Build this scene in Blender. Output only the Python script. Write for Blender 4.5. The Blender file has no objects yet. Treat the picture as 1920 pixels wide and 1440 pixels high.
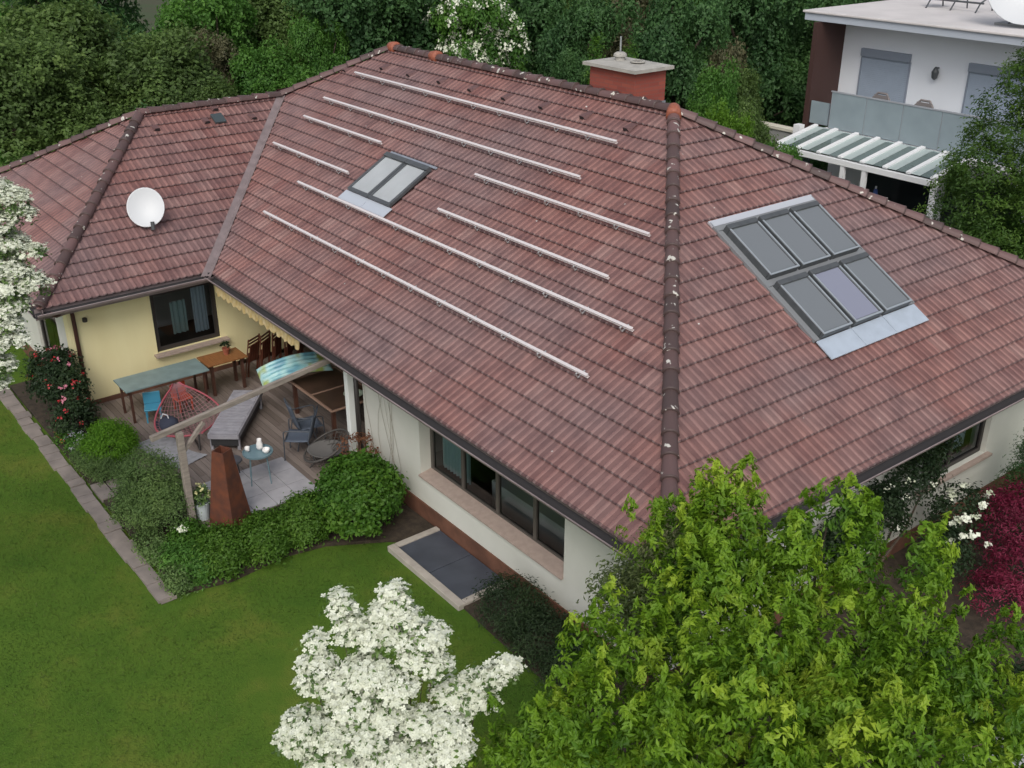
import bpy, bmesh, math, random
import numpy as np
from mathutils import Vector, Matrix
C = bpy.context.scene.collection
R = math.radians
random.seed(7); rng = np.random.default_rng(7)

# ---------------------------------------------------------------- camera, sky, sun, exposure
cam = bpy.data.cameras.new('camera'); cam_o = bpy.data.objects.new('camera', cam); C.objects.link(cam_o)
cam_o.location = (7.2416, -8.0305, 7.5867)
YAW, PITCH = 0.90942, 0.44885
cam_o.rotation_euler = (math.pi/2 - PITCH, 0, YAW)
cam.sensor_fit = 'HORIZONTAL'; cam.sensor_width = 36.0
cam.lens = 2000.66/1920*36.0
cam.clip_start = 0.2; cam.clip_end = 1500
sc = bpy.context.scene; sc.camera = cam_o
sc.render.resolution_x = 1024; sc.render.resolution_y = 768
world = bpy.data.worlds.new("World"); sc.world = world; world.use_nodes = True
wn = world.node_tree; wn.nodes.clear()
sky = wn.nodes.new('ShaderNodeTexSky'); sky.sky_type = 'NISHITA'; sky.sun_disc = False
SUN_EL, SUN_ROT = R(46), R(133)
sky.sun_elevation = SUN_EL; sky.sun_rotation = SUN_ROT
sky.air_density = 1.0; sky.dust_density = 4.0; sky.ozone_density = 1.0
hs = wn.nodes.new('ShaderNodeHueSaturation'); hs.inputs['Saturation'].default_value = 0.45
bg = wn.nodes.new('ShaderNodeBackground'); bg.inputs['Strength'].default_value = 0.135
wo = wn.nodes.new('ShaderNodeOutputWorld')
wn.links.new(sky.outputs[0], hs.inputs['Color']); wn.links.new(hs.outputs[0], bg.inputs[0]); wn.links.new(bg.outputs[0], wo.inputs[0])
sl = bpy.data.lights.new('sun', 'SUN'); sl.energy = 0.85; sl.angle = R(30); sl.color = (1, .97, .92)
so = bpy.data.objects.new('sun', sl); C.objects.link(so)
# light comes from compass direction SUN_ROT (sky rotation is measured from +Y clockwise)
sd = Vector((math.sin(SUN_ROT)*math.cos(SUN_EL), math.cos(SUN_ROT)*math.cos(SUN_EL), math.sin(SUN_EL)))
so.rotation_euler = sd.to_track_quat('Z', 'Y').to_euler()
sc.view_settings.view_transform = 'Standard'; sc.view_settings.look = 'None'
sc.view_settings.exposure = 0.27; sc.view_settings.gamma = 1
sc.render.filter_size = 2.2

# ---------------------------------------------------------------- materials
MATS = {}
def mat(name, col, rough=.7, metal=0, noise=0, nscale=6, col2=None, bump=0, bscale=30, spec=.5, stretch=None, detail=5):
    if name in MATS: return MATS[name]
    m = bpy.data.materials.new(name); m.use_nodes = True; n = m.node_tree.nodes; l = m.node_tree.links
    b = n['Principled BSDF']; b.inputs['Roughness'].default_value = rough; b.inputs['Metallic'].default_value = metal
    b.inputs['Specular IOR Level'].default_value = spec
    b.inputs['Base Color'].default_value = (*col, 1)
    tc = n.new('ShaderNodeTexCoord'); mp = n.new('ShaderNodeMapping'); l.new(tc.outputs['Object'], mp.inputs[0])
    if stretch: mp.inputs['Scale'].default_value = stretch
    if noise or col2:
        t = n.new('ShaderNodeTexNoise'); t.inputs['Scale'].default_value = nscale; t.inputs['Detail'].default_value = detail
        l.new(mp.outputs[0], t.inputs['Vector'])
        r = n.new('ShaderNodeValToRGB'); l.new(t.outputs['Fac'], r.inputs[0])
        c2 = col2 if col2 else tuple(c*(1-noise) for c in col)
        r.color_ramp.elements[0].position = .35; r.color_ramp.elements[1].position = .65
        r.color_ramp.elements[0].color = (*c2, 1); r.color_ramp.elements[1].color = (*col, 1)
        l.new(r.outputs[0], b.inputs['Base Color'])
    if bump:
        t2 = n.new('ShaderNodeTexNoise'); t2.inputs['Scale'].default_value = bscale; l.new(mp.outputs[0], t2.inputs['Vector'])
        bp = n.new('ShaderNodeBump'); bp.inputs['Strength'].default_value = bump; bp.inputs['Distance'].default_value = .02
        l.new(t2.outputs['Fac'], bp.inputs['Height']); l.new(bp.outputs[0], b.inputs['Normal'])
    MATS[name] = m; return m

def leafmat(name, cols, trans=.45, rough=.55, nscale=.8):
    """leaf colour varies by leaf (rnd attribute) and by clump (noise)"""
    m = bpy.data.materials.new(name); m.use_nodes = True; n = m.node_tree.nodes; l = m.node_tree.links
    b = n['Principled BSDF']; b.inputs['Roughness'].default_value = rough; b.inputs['Specular IOR Level'].default_value = .35
    a = n.new('ShaderNodeAttribute'); a.attribute_name = 'rnd'
    tc = n.new('ShaderNodeTexCoord'); t = n.new('ShaderNodeTexNoise'); t.inputs['Scale'].default_value = nscale; t.inputs['Detail'].default_value = 2
    l.new(tc.outputs['Object'], t.inputs['Vector'])
    mx = n.new('ShaderNodeMath'); mx.operation = 'MULTIPLY_ADD'; mx.inputs[1].default_value = .55
    m2 = n.new('ShaderNodeMath'); m2.operation = 'MULTIPLY_ADD'; m2.inputs[1].default_value = 1.5; m2.inputs[2].default_value = -.53
    l.new(t.outputs['Fac'], m2.inputs[0]); l.new(a.outputs['Fac'], mx.inputs[0]); l.new(m2.outputs[0], mx.inputs[2])
    r = n.new('ShaderNodeValToRGB'); l.new(mx.outputs[0], r.inputs[0])
    el = r.color_ramp.elements; el[0].color = (*cols[0], 1); el[1].color = (*cols[-1], 1)
    for i, c in enumerate(cols[1:-1], 1):
        e = el.new(i/(len(cols)-1)); e.color = (*c, 1)
    l.new(r.outputs[0], b.inputs['Base Color'])
    tr = n.new('ShaderNodeBsdfTranslucent'); l.new(r.outputs[0], tr.inputs[0])
    ms = n.new('ShaderNodeMixShader'); ms.inputs[0].default_value = trans
    l.new(b.outputs[0], ms.inputs[1]); l.new(tr.outputs[0], ms.inputs[2]); l.new(ms.outputs[0], n['Material Output'].inputs[0])
    return m

def tilemat(name):
    m = bpy.data.materials.new(name); m.use_nodes = True; n = m.node_tree.nodes; l = m.node_tree.links
    b = n['Principled BSDF']; b.inputs['Roughness'].default_value = .5; b.inputs['Specular IOR Level'].default_value = .45
    a = n.new('ShaderNodeAttribute'); a.attribute_name = 'rnd'
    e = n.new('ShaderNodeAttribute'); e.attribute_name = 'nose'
    tc = n.new('ShaderNodeTexCoord')
    big = n.new('ShaderNodeTexNoise'); big.inputs['Scale'].default_value = .33; big.inputs['Detail'].default_value = 3; l.new(tc.outputs['Object'], big.inputs['Vector'])
    r1 = n.new('ShaderNodeValToRGB'); l.new(a.outputs['Fac'], r1.inputs[0])
    el = r1.color_ramp.elements; el[0].color = (.190, .084, .074, 1); el[1].color = (.290, .165, .145, 1)
    for p_, c_ in ((.12, (.225, .104, .090)), (.5, (.245, .120, .104)), (.88, (.262, .132, .114))):
        x = el.new(p_); x.color = (*c_, 1)
    # weathered greyer regions
    r2 = n.new('ShaderNodeValToRGB'); l.new(big.outputs['Fac'], r2.inputs[0]); r2.color_ramp.elements[0].position = .42; r2.color_ramp.elements[1].position = .66
    mix = n.new('ShaderNodeMix'); mix.data_type = 'RGBA'; l.new(r1.outputs[0], mix.inputs[6]); mix.inputs[7].default_value = (.205, .140, .138, 1)
    mm = n.new('ShaderNodeMath'); mm.operation = 'MULTIPLY'; mm.inputs[1].default_value = .8; l.new(r2.outputs[0], mm.inputs[0]); l.new(mm.outputs[0], mix.inputs[0])
    # fine dirt streaks
    fn = n.new('ShaderNodeTexNoise'); fn.inputs['Scale'].default_value = 3.2; fn.inputs['Detail'].default_value = 10; l.new(tc.outputs['Object'], fn.inputs['Vector'])
    r3 = n.new('ShaderNodeValToRGB'); l.new(fn.outputs['Fac'], r3.inputs[0]); r3.color_ramp.elements[0].position = .3; r3.color_ramp.elements[1].position = .6
    r3.color_ramp.elements[0].color = (.68, .66, .68, 1); r3.color_ramp.elements[1].color = (1, 1, 1, 1)
    mu = n.new('ShaderNodeMix'); mu.data_type = 'RGBA'; mu.blend_type = 'MULTIPLY'; mu.inputs[0].default_value = 1
    l.new(mix.outputs[2], mu.inputs[6]); l.new(r3.outputs[0], mu.inputs[7])
    # row shadow painted on the front edges, dirt in the channels
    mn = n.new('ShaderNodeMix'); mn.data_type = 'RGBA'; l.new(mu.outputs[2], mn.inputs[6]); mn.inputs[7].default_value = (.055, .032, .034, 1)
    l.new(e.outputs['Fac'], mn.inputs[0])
    # lichen specks
    v = n.new('ShaderNodeTexNoise'); v.inputs['Scale'].default_value = 9; v.inputs['Detail'].default_value = 1; l.new(tc.outputs['Object'], v.inputs['Vector'])
    r4 = n.new('ShaderNodeValToRGB'); l.new(v.outputs['Fac'], r4.inputs[0]); r4.color_ramp.elements[0].position = .80; r4.color_ramp.elements[1].position = .84
    ml = n.new('ShaderNodeMix'); ml.data_type = 'RGBA'; l.new(r4.outputs[0], ml.inputs[0]); l.new(mn.outputs[2], ml.inputs[6]); ml.inputs[7].default_value = (.5, .48, .45, 1)
    l.new(ml.outputs[2], b.inputs['Base Color'])
    return m

def capmat():
    m = bpy.data.materials.new('hip cap concrete'); m.use_nodes = True; n = m.node_tree.nodes; l = m.node_tree.links
    b = n['Principled BSDF']; b.inputs['Roughness'].default_value = .6
    a = n.new('ShaderNodeAttribute'); a.attribute_name = 'rnd'
    r1 = n.new('ShaderNodeValToRGB'); l.new(a.outputs['Fac'], r1.inputs[0])
    r1.color_ramp.elements[0].color = (.065, .042, .040, 1); r1.color_ramp.elements[1].color = (.15, .085, .082, 1)
    tc = n.new('ShaderNodeTexCoord')
    v = n.new('ShaderNodeTexNoise'); v.inputs['Scale'].default_value = 7; v.inputs['Detail'].default_value = 2; l.new(tc.outputs['Object'], v.inputs['Vector'])
    r4 = n.new('ShaderNodeValToRGB'); l.new(v.outputs['Fac'], r4.inputs[0]); r4.color_ramp.elements[0].position = .655; r4.color_ramp.elements[1].position = .69
    ml = n.new('ShaderNodeMix'); ml.data_type = 'RGBA'; l.new(r4.outputs[0], ml.inputs[0]); l.new(r1.outputs[0], ml.inputs[6]); ml.inputs[7].default_value = (.55, .53, .48, 1)
    l.new(ml.outputs[2], b.inputs['Base Color']); return m

def glassmat(name, tint=(.8, .85, .85), refl=1.5):
    m = bpy.data.materials.new(name); m.use_nodes = True; n = m.node_tree.nodes; l = m.node_tree.links
    n.remove(n['Principled BSDF'])
    t = n.new('ShaderNodeBsdfTransparent'); t.inputs[0].default_value = (*tint, 1)
    g = n.new('ShaderNodeBsdfGlossy'); g.inputs['Roughness'].default_value = .03
    fr = n.new('ShaderNodeFresnel'); fr.inputs[0].default_value = refl
    ms = n.new('ShaderNodeMixShader'); l.new(fr.outputs[0], ms.inputs[0]); l.new(t.outputs[0], ms.inputs[1]); l.new(g.outputs[0], ms.inputs[2])
    l.new(ms.outputs[0], n['Material Output'].inputs[0]); return m

M_TILE = tilemat('weathered roof tile'); M_CAP = capmat(); M_GLASS = glassmat('window glass')
M_ORANGE = mat('terracotta cap', (.34, .105, .060), .6, noise=.3, nscale=20)
M_YEL = mat('yellow render', (.84, .76, .44), .85, col2=(.79, .70, .39), nscale=1.2, bump=.15, bscale=120, stretch=(1.6, 1.6, .35))
M_WHT = mat('off white render', (.64, .64, .58), .85, col2=(.57, .57, .51), nscale=1.0, bump=.15, bscale=120)
M_PLINTH = mat('brown plinth', (.17, .075, .045), .8, noise=.4, nscale=3)
M_GUT = mat('brown grey metal gutter', (.33, .265, .265), .45, noise=.25, nscale=3, metal=.2)
M_GUTIN = mat('gutter inside', (.03, .028, .03), .8)  # near-black: the gutter's inner shadow put into the colour
M_SOF = mat('dark soffit boards', (.16, .12, .09), .7)
M_DFRAME = mat('dark window frame', (.035, .03, .028), .45)
M_GFRAME = mat('anthracite metal', (.075, .082, .088), .42, noise=.2, nscale=8)
M_LEAD = mat('zinc flashing', (.42, .45, .50), .38, metal=.55, noise=.2, nscale=6)
M_ALU = mat('aluminium rail', (.80, .74, .73), .35, metal=.35)
M_SILL = mat('pinkish stone sill', (.42, .33, .28), .7, noise=.15, nscale=10)
M_WHITE = mat('white paint', (.78, .79, .80), .5)
M_VALLEY = mat('valley sheet', (.25, .20, .20), .5, noise=.25, nscale=4, metal=.1)
M_RUST = mat('corten steel', (.135, .040, .018), .75, col2=(.07, .026, .017), nscale=5, bump=.1)
M_DECK = None
M_TRUNK = mat('bark', (.10, .075, .055), .9, noise=.4, nscale=12, bump=.4)

# ---------------------------------------------------------------- object helpers
def link(o, parent=None):
    C.objects.link(o)
    if parent is not None: o.parent = parent
    return o
def tag(o, label=None, cat=None, group=None, kind=None):
    if label: o['label'] = label
    if cat: o['category'] = cat
    if group: o['group'] = group
    if kind: o['kind'] = kind
    return o
def thing(name, loc, label, cat, group=None, rz=0):
    o = bpy.data.objects.new(name, None); link(o); o.location = loc; o.rotation_euler = (0, 0, rz); o.empty_display_size = .2
    return tag(o, label, cat, group)
def copy_tree(o, parent=None):
    c = o.copy(); C.objects.link(c)
    if parent is not None:
        mi = o.matrix_parent_inverse.copy(); c.parent = parent; c.matrix_parent_inverse = mi
    for ch in list(o.children): copy_tree(ch, c)
    return c
def mesh(name, verts, faces, m, parent=None, smooth=False, attrs=None):
    """verts in world space if the parent sits at the origin, else local to the parent"""
    me = bpy.data.meshes.new(name); me.from_pydata([tuple(v) for v in verts], [], faces); me.update()
    for mm in (m if isinstance(m, (list, tuple)) else [m]): me.materials.append(mm)
    if attrs:
        for k, a in attrs.items():
            at = me.attributes.new(k, 'FLOAT', 'FACE'); at.data.foreach_set('value', np.asarray(a, dtype=np.float32))
    if smooth: me.polygons.foreach_set('use_smooth', [True]*len(me.polygons))
    return link(bpy.data.objects.new(name, me), parent)
class MB:
    def __init__(s): s.v = []; s.f = []; s.mi = []; s.cur = 0
    def add(s, vs, fs):
        b = len(s.v); s.v += [tuple(v) for v in vs]; s.f += [tuple(i+b for i in f) for f in fs]; s.mi += [s.cur]*len(fs); return s
    def box(s, x0, y0, z0, x1, y1, z1, mtx=None):
        vs = [Vector((x, y, z)) for z in (z0, z1) for y in (y0, y1) for x in (x0, x1)]
        if mtx: vs = [mtx @ v for v in vs]
        return s.add(vs, [(0, 2, 3, 1), (4, 5, 7, 6), (0, 1, 5, 4), (2, 6, 7, 3), (0, 4, 6, 2), (1, 3, 7, 5)])
    def bar(s, a, b, w, h, up=(0, 0, 1)):
        a = Vector(a); b = Vector(b); d = (b-a); L = d.length; d.normalize(); u = Vector(up); r = d.cross(u)
        if r.length < 1e-4: r = d.cross(Vector((1, 0, 0)))
        r.normalize(); u = r.cross(d)
        vs = [p + r*sx*w/2 + u*sz*h/2 for p in (a, b) for sx, sz in ((-1, -1), (1, -1), (1, 1), (-1, 1))]
        return s.add(vs, [(0, 1, 2, 3), (7, 6, 5, 4), (0, 4, 5, 1), (1, 5, 6, 2), (2, 6, 7, 3), (3, 7, 4, 0)])
    def tube(s, pts, rad, n=8, cap=True):
        pts = [Vector(p) for p in pts]; rads = rad if isinstance(rad, (list, tuple)) else [rad]*len(pts)
        rings = []; pr = None
        for i, p in enumerate(pts):
            d = (pts[min(i+1, len(pts)-1)]-pts[max(i-1, 0)]).normalized()
            if pr is None:
                r = d.cross(Vector((0, 0, 1)));
                if r.length < 1e-3: r = d.cross(Vector((1, 0, 0)))
            else: r = pr - d*pr.dot(d)
            r.normalize(); pr = r; u = d.cross(r)
            rings.append([p + (r*math.cos(a)+u*math.sin(a))*rads[i] for a in [2*math.pi*k/n for k in range(n)]])
        vs = [v for rg in rings for v in rg]; fs = []
        for i in range(len(pts)-1):
            for k in range(n):
                fs.append((i*n+k, i*n+(k+1) % n, (i+1)*n+(k+1) % n, (i+1)*n+k))
        if cap: fs.append(tuple(range(n-1, -1, -1))); fs.append(tuple((len(pts)-1)*n+k for k in range(n)))
        return s.add(vs, fs)
    def lathe(s, prof, c=(0, 0, 0), n=16, cap=True):
        vs = []; fs = []
        for r, z in prof:
            for k in range(n):
                a = 2*math.pi*k/n; vs.append((c[0]+r*math.cos(a), c[1]+r*math.sin(a), c[2]+z))
        for i in range(len(prof)-1):
            for k in range(n): fs.append((i*n+k, i*n+(k+1) % n, (i+1)*n+(k+1) % n, (i+1)*n+k))
        if cap: fs.append(tuple(range(n-1, -1, -1))); fs.append(tuple((len(prof)-1)*n+k for k in range(n)))
        return s.add(vs, fs)
    def build(s, name, m, parent=None, smooth=False, bevel=0):
        o = mesh(name, s.v, s.f, m, parent, smooth)
        if isinstance(m, (list, tuple)): o.data.polygons.foreach_set('material_index', s.mi)
        if bevel:
            md = o.modifiers.new('bevel', 'BEVEL'); md.width = bevel; md.segments = 2; md.limit_method = 'ANGLE'
        return o
def prism(pts, z0, z1):
    n = len(pts); b = MB()
    b.add([(x, y, z0) for x, y in pts]+[(x, y, z1) for x, y in pts],
          [tuple(range(n-1, -1, -1)), tuple(range(n, 2*n))]+[(i, (i+1) % n, n+(i+1) % n, n+i) for i in range(n)])
    return b

# ---------------------------------------------------------------- foliage
def leaves_mesh(name, centers, size, aspect, m, parent=None, up=.5, out=None, jitter=.6, rnd=None, droop=0.0, tdir=None):
    """one folded leaf (2 quads) at each centre; numpy built"""
    N = len(centers); c = np.asarray(centers)
    nrm = rng.normal(size=(N, 3))*jitter
    if out is not None: nrm += out
    nrm[:, 2] += up; nrm /= np.linalg.norm(nrm, axis=1)[:, None]+1e-9
    t = rng.normal(size=(N, 3)) if tdir is None else tdir.copy(); t[:, 2] -= droop; t -= nrm*(t*nrm).sum(1)[:, None]; t /= np.linalg.norm(t, axis=1)[:, None]+1e-9
    b = np.cross(nrm, t)
    s = size*(.65+.7*rng.random(N))[:, None]; w = s*aspect
    p0 = c - t*s*.5; p3 = c + t*s*.5 - nrm*s*.12
    p1 = c + b*w*.5 + nrm*w*.18; p2 = c - b*w*.5 + nrm*w*.18
    V = np.stack([p0, p1, p3, p2], 1).reshape(-1, 3)
    idx = np.arange(N)*4
    F = np.stack([idx, idx+1, idx+2, idx, idx+2, idx+3], 1).reshape(-1)
    me = bpy.data.meshes.new(name); me.vertices.add(4*N); me.vertices.foreach_set('co', V.astype(np.float32).ravel())
    me.loops.add(6*N); me.loops.foreach_set('vertex_index', F.astype(np.int32))
    me.polygons.add(2*N); me.polygons.foreach_set('loop_start', np.arange(0, 6*N, 3, dtype=np.int32))
    me.update(calc_edges=True); me.validate()
    a = me.attributes.new('rnd', 'FLOAT', 'FACE'); r = rng.random(N) if rnd is None else rnd
    a.data.foreach_set('value', np.repeat(r, 2).astype(np.float32))
    me.materials.append(m)
    return link(bpy.data.objects.new(name, me), parent)

def lobes_points(lobes, n_clump, per, cr, shell=(.72, 1.0), low=-.35):
    """clump centres near lobe surfaces, leaves gathered round them -> points, outward dirs, per clump random"""
    vol = np.array([l[3]*l[4]+l[3]*l[5]+l[4]*l[5] for l in lobes]); vol = vol/vol.sum()
    P = []; O = []; K = []
    for l, w in zip(lobes, vol):
        n = max(1, int(n_clump*w)); d = rng.normal(size=(n*3, 3)); d /= np.linalg.norm(d, axis=1)[:, None]
        d = d[d[:, 2] > low][:n]; n = len(d)
        r = shell[0]+(shell[1]-shell[0])*rng.random(n)
        cc = np.array(l[:3])+d*r[:, None]*np.array(l[3:6])
        k = (per*(.5+rng.random(n))).astype(int)
        ci = np.repeat(np.arange(n), k); g = rng.normal(size=(len(ci), 3))*cr*np.array([1, 1, .7])
        P.append(cc[ci]+g); O.append(d[ci]); K.append(rng.random(n)[ci])
    return np.concatenate(P), np.concatenate(O), np.concatenate(K)

def trunk_mesh(h, r0, lobes, m, parent, base=(0, 0, 0), nb=9):
    b = MB(); bx, by, bz = base
    pts = [(bx, by, bz)]; rad = [r0*1.25]
    for i in range(1, 6):
        t = i/5; pts.append((bx+random.uniform(-.12, .12)*h*.3*t, by+random.uniform(-.12, .12)*h*.3*t, bz+h*t)); rad.append(r0*(1-.65*t))
    b.tube(pts, rad, 8)
    for i in range(nb):
        l = random.choice(lobes); k = random.randint(1, 5); a = Vector(pts[k])
        e = Vector((l[0], l[1], l[2]))+Vector((random.uniform(-.6, .6)*l[3], random.uniform(-.6, .6)*l[4], random.uniform(-.2, .7)*l[5]))
        mid = (a+e)/2+Vector((0, 0, -.1*(e-a).length))
        b.tube([a, mid, e], [rad[k]*.6, rad[k]*.38, rad[k]*.1], 6)
    return b.build('trunk', m, parent, smooth=True)

LEAF = {
 'olive': leafmat('olive leaves', [(0.060, 0.104, 0.031), (0.120, 0.199, 0.050), (0.194, 0.278, 0.070)]),
 'dark': leafmat('dark green leaves', [(0.036, 0.095, 0.033), (0.073, 0.166, 0.050), (0.138, 0.273, 0.073)]),
 'green': leafmat('green leaves', [(0.049, 0.136, 0.026), (0.098, 0.233, 0.036), (0.185, 0.368, 0.062)]),
 'bright': leafmat('bright green leaves', [(0.058, 0.131, 0.012), (0.123, 0.262, 0.022), (0.218, 0.377, 0.036)]),
 'brown': leafmat('brownish leaves', [(0.083, 0.095, 0.047), (0.166, 0.161, 0.083), (0.237, 0.213, 0.119)]),
 'lime': leafmat('lime leaves', [(0.023, 0.071, 0.010), (0.075, 0.177, 0.010), (0.174, 0.318, 0.019), (0.357, 0.481, 0.041)], trans=.4, nscale=1.3),
 'box': leafmat('box leaves', [(0.078, 0.195, 0.013), (0.130, 0.299, 0.019), (0.195, 0.390, 0.026)]),
 'grey': leafmat('grey green leaves', [(0.080, 0.139, 0.046), (0.136, 0.225, 0.069), (0.226, 0.333, 0.097)]),
 'red': leafmat('crimson leaves', [(0.115, 0.011, 0.031), (0.230, 0.023, 0.064), (0.367, 0.057, 0.115)]),
 'rose': leafmat('rose leaves', [(0.018, 0.039, 0.018), (0.033, 0.062, 0.024), (0.060, 0.105, 0.033)]),
 'hedge': leafmat('hedge leaves', [(0.036, 0.108, 0.011), (0.072, 0.179, 0.020), (0.143, 0.272, 0.029)]),
 'pinkish': leafmat('pink green leaves', [(.06, .10, .03), (.14, .19, .06), (.26, .24, .14)]),
}
LEAF['fresh'] = leafmat('fresh hedge leaves', [(.045, .115, .012), (.085, .185, .020), (.15, .27, .035)])
PETAL = leafmat('white petals', [(.60, .64, .48), (.74, .77, .64), (.80, .82, .72)], trans=.15, rough=.6)
PETAL_R = leafmat('red petals', [(.30, .02, .02), (.45, .03, .04), (.55, .12, .12)], trans=.15)
PETAL_P = leafmat('pink petals', [(.5, .12, .2), (.6, .2, .28), (.65, .3, .35)], trans=.15)
PETAL_Y = leafmat('pale yellow petals', [(.5, .48, .2), (.62, .6, .3), (.7, .7, .45)], trans=.15)

# ================================================================ SETTING
GZ = -2.8
def lawnmat():
    m = bpy.data.materials.new('lawn'); m.use_nodes = True; n = m.node_tree.nodes; l = m.node_tree.links
    b = n['Principled BSDF']; b.inputs['Roughness'].default_value = .9; b.inputs['Specular IOR Level'].default_value = .1
    tc = n.new('ShaderNodeTexCoord')
    t = n.new('ShaderNodeTexNoise'); t.inputs['Scale'].default_value = .8; t.inputs['Detail'].default_value = 9; t.inputs['Roughness'].default_value = .62; l.new(tc.outputs['Object'], t.inputs['Vector'])
    r = n.new('ShaderNodeValToRGB'); l.new(t.outputs['Fac'], r.inputs[0]); el = r.color_ramp.elements
    el[0].position = .34; el[0].color = (.056, .116, .015, 1); el[1].position = .68; el[1].color = (.118, .150, .026, 1)
    e = el.new(.52); e.color = (.076, .136, .018, 1)
    t2 = n.new('ShaderNodeTexNoise'); t2.inputs['Scale'].default_value = 45; t2.inputs['Detail'].default_value = 3; l.new(tc.outputs['Object'], t2.inputs['Vector'])
    r2 = n.new('ShaderNodeValToRGB'); l.new(t2.outputs['Fac'], r2.inputs[0]); r2.color_ramp.elements[0].color = (.7, .7, .7, 1); r2.color_ramp.elements[1].color = (1.25, 1.25, 1.2, 1)
    mu = n.new('ShaderNodeMix'); mu.data_type = 'RGBA'; mu.blend_type = 'MULTIPLY'; mu.inputs[0].default_value = 1
    l.new(r.outputs[0], mu.inputs[6]); l.new(r2.outputs[0], mu.inputs[7]); l.new(mu.outputs[2], b.inputs['Base Color'])
    bp = n.new('ShaderNodeBump'); bp.inputs['Strength'].default_value = .6; bp.inputs['Distance'].default_value = .03; l.new(t2.outputs['Fac'], bp.inputs['Height']); l.new(bp.outputs[0], b.inputs['Normal'])
    return m
M_LAWN = lawnmat()
tag(mesh('ground', [(-400, -300, GZ-.03), (300, -300, GZ-.03), (300, 400, GZ-.03), (-400, 400, GZ-.03)], [(0, 1, 2, 3)],
    mat('rough ground', (.035, .055, .015), .95, col2=(.05, .045, .022), nscale=.4)), kind='structure')
def lawn():
    xs = np.linspace(-34, 14, 97); ys = np.linspace(-24, 13, 75)
    v = [(x, y, GZ+.03*math.sin(x*.7+1)*math.sin(y*.6)) for y in ys for x in xs]
    nx = len(xs); f = [(j*nx+i, j*nx+i+1, (j+1)*nx+i+1, (j+1)*nx+i) for j in range(len(ys)-1) for i in range(nx-1)]
    return tag(mesh('lawn', v, f, M_LAWN, smooth=True), kind='structure')
lawn()
# soil bed in front of the terrace and along the path
tag(prism([(-16.5, -3.72), (-11.2, -3.72), (-10.75, -3.72), (-6.95, -3.72), (-6.75, -2.9), (-6.85, -1.9), (-6.7, -1.2), (-6.15, -.3), (-5.7, .2), (-5.65, .55), (-8.3, .55), (-8.3, -2.9), (-14.3, -2.9), (-16.5, -2.9)], GZ-.02, GZ+.055).build('soil_bed',
    mat('soil', (.055, .040, .026), .95, noise=.5, nscale=9, bump=.6)), kind='structure')
# bed along the front wall (right of the slab)
tag(prism([(-3.9, -.35), (1.0, -.5), (2.6, 1), (2.6, 9.5), (-.6, 9.5), (-.6, .55), (-3.9, .55)], GZ-.02, GZ+.05).build('soil_bed', MATS['soil']), kind='structure')
# path of stone slabs along the lawn, branch to the deck
stone = mat('path stone', (.27, .23, .205), .85, col2=(.18, .155, .14), nscale=2.2, bump=.2, bscale=14)
b = MB(); x = -21.0
while x < -6.85:
    w = random.uniform(.26, .62); x1 = min(x+w, -6.82)
    b.box(x, -4.05+random.uniform(-.035, .02), GZ, x1-random.uniform(.01, .04), -3.79+random.uniform(-.03, .03), GZ+.062+random.uniform(-.008, .01)); x += w
for k in range(4):
    y = -3.74+k*.27; b.box(-11.05+k*.05, y, GZ, -10.40+k*.05, y+.245, GZ+.08+.005*k)
tag(b.build('path', stone, bevel=.012), kind='structure')
# wooden deck
def deckmat():
    m = bpy.data.materials.new('weathered deck boards'); m.use_nodes = True; n = m.node_tree.nodes; l = m.node_tree.links
    b = n['Principled BSDF']; b.inputs['Roughness'].default_value = .8
    a = n.new('ShaderNodeAttribute'); a.attribute_name = 'rnd'
    r = n.new('ShaderNodeValToRGB'); l.new(a.outputs['Fac'], r.inputs[0]); r.color_ramp.elements[0].color = (.135, .105, .088, 1); r.color_ramp.elements[1].color = (.235, .19, .165, 1)
    tc = n.new('ShaderNodeTexCoord'); mp = n.new('ShaderNodeMapping'); mp.inputs['Scale'].default_value = (1, 14, 1); l.new(tc.outputs['Object'], mp.inputs[0])
    t = n.new('ShaderNodeTexNoise'); t.inputs['Scale'].default_value = 2.2; t.inputs['Detail'].default_value = 6; l.new(mp.outputs[0], t.inputs['Vector'])
    r2 = n.new('ShaderNodeValToRGB'); l.new(t.outputs['Fac'], r2.inputs[0]); r2.color_ramp.elements[0].color = (.6, .6, .6, 1); r2.color_ramp.elements[1].color = (1.2, 1.2, 1.2, 1)
    mu = n.new('ShaderNodeMix'); mu.data_type = 'RGBA'; mu.blend_type = 'MULTIPLY'; mu.inputs[0].default_value = 1
    l.new(r.outputs[0], mu.inputs[6]); l.new(r2.outputs[0], mu.inputs[7]); l.new(mu.outputs[2], b.inputs['Base Color']); return m
M_DECK = deckmat()
DZ = -2.55
v = []; f = []; rd = []
y = -2.86
while y < 3.18:
    x = -13.97
    cuts = [-13.97, -13.97+random.uniform(1.5, 3.5), random.uniform(-9.9, -9.3), -8.02 if y < .55 else -8.32]
    for x0, x1 in zip(cuts[:-1], cuts[1:]):
        b0 = len(v); c = random.random()
        for zz in (DZ-.03, DZ):
            for yy in (y, y+.118):
                for xx in (x0, x1-.006): v.append((xx, yy, zz))
        for q in [(0, 2, 3, 1), (4, 5, 7, 6), (0, 1, 5, 4), (2, 6, 7, 3), (0, 4, 6, 2), (1, 3, 7, 5)]: f.append(tuple(i+b0 for i in q)); rd.append(c)
    y += .126
tag(mesh('deck', v, f, M_DECK, attrs={'rnd': rd}), kind='structure')
tag(MB().box(-13.96, -2.84, GZ-.02, -8.05, 3.17, DZ-.034).build('deck_base', mat('deck base', (.04, .032, .028), .9)), kind='structure')
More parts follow.
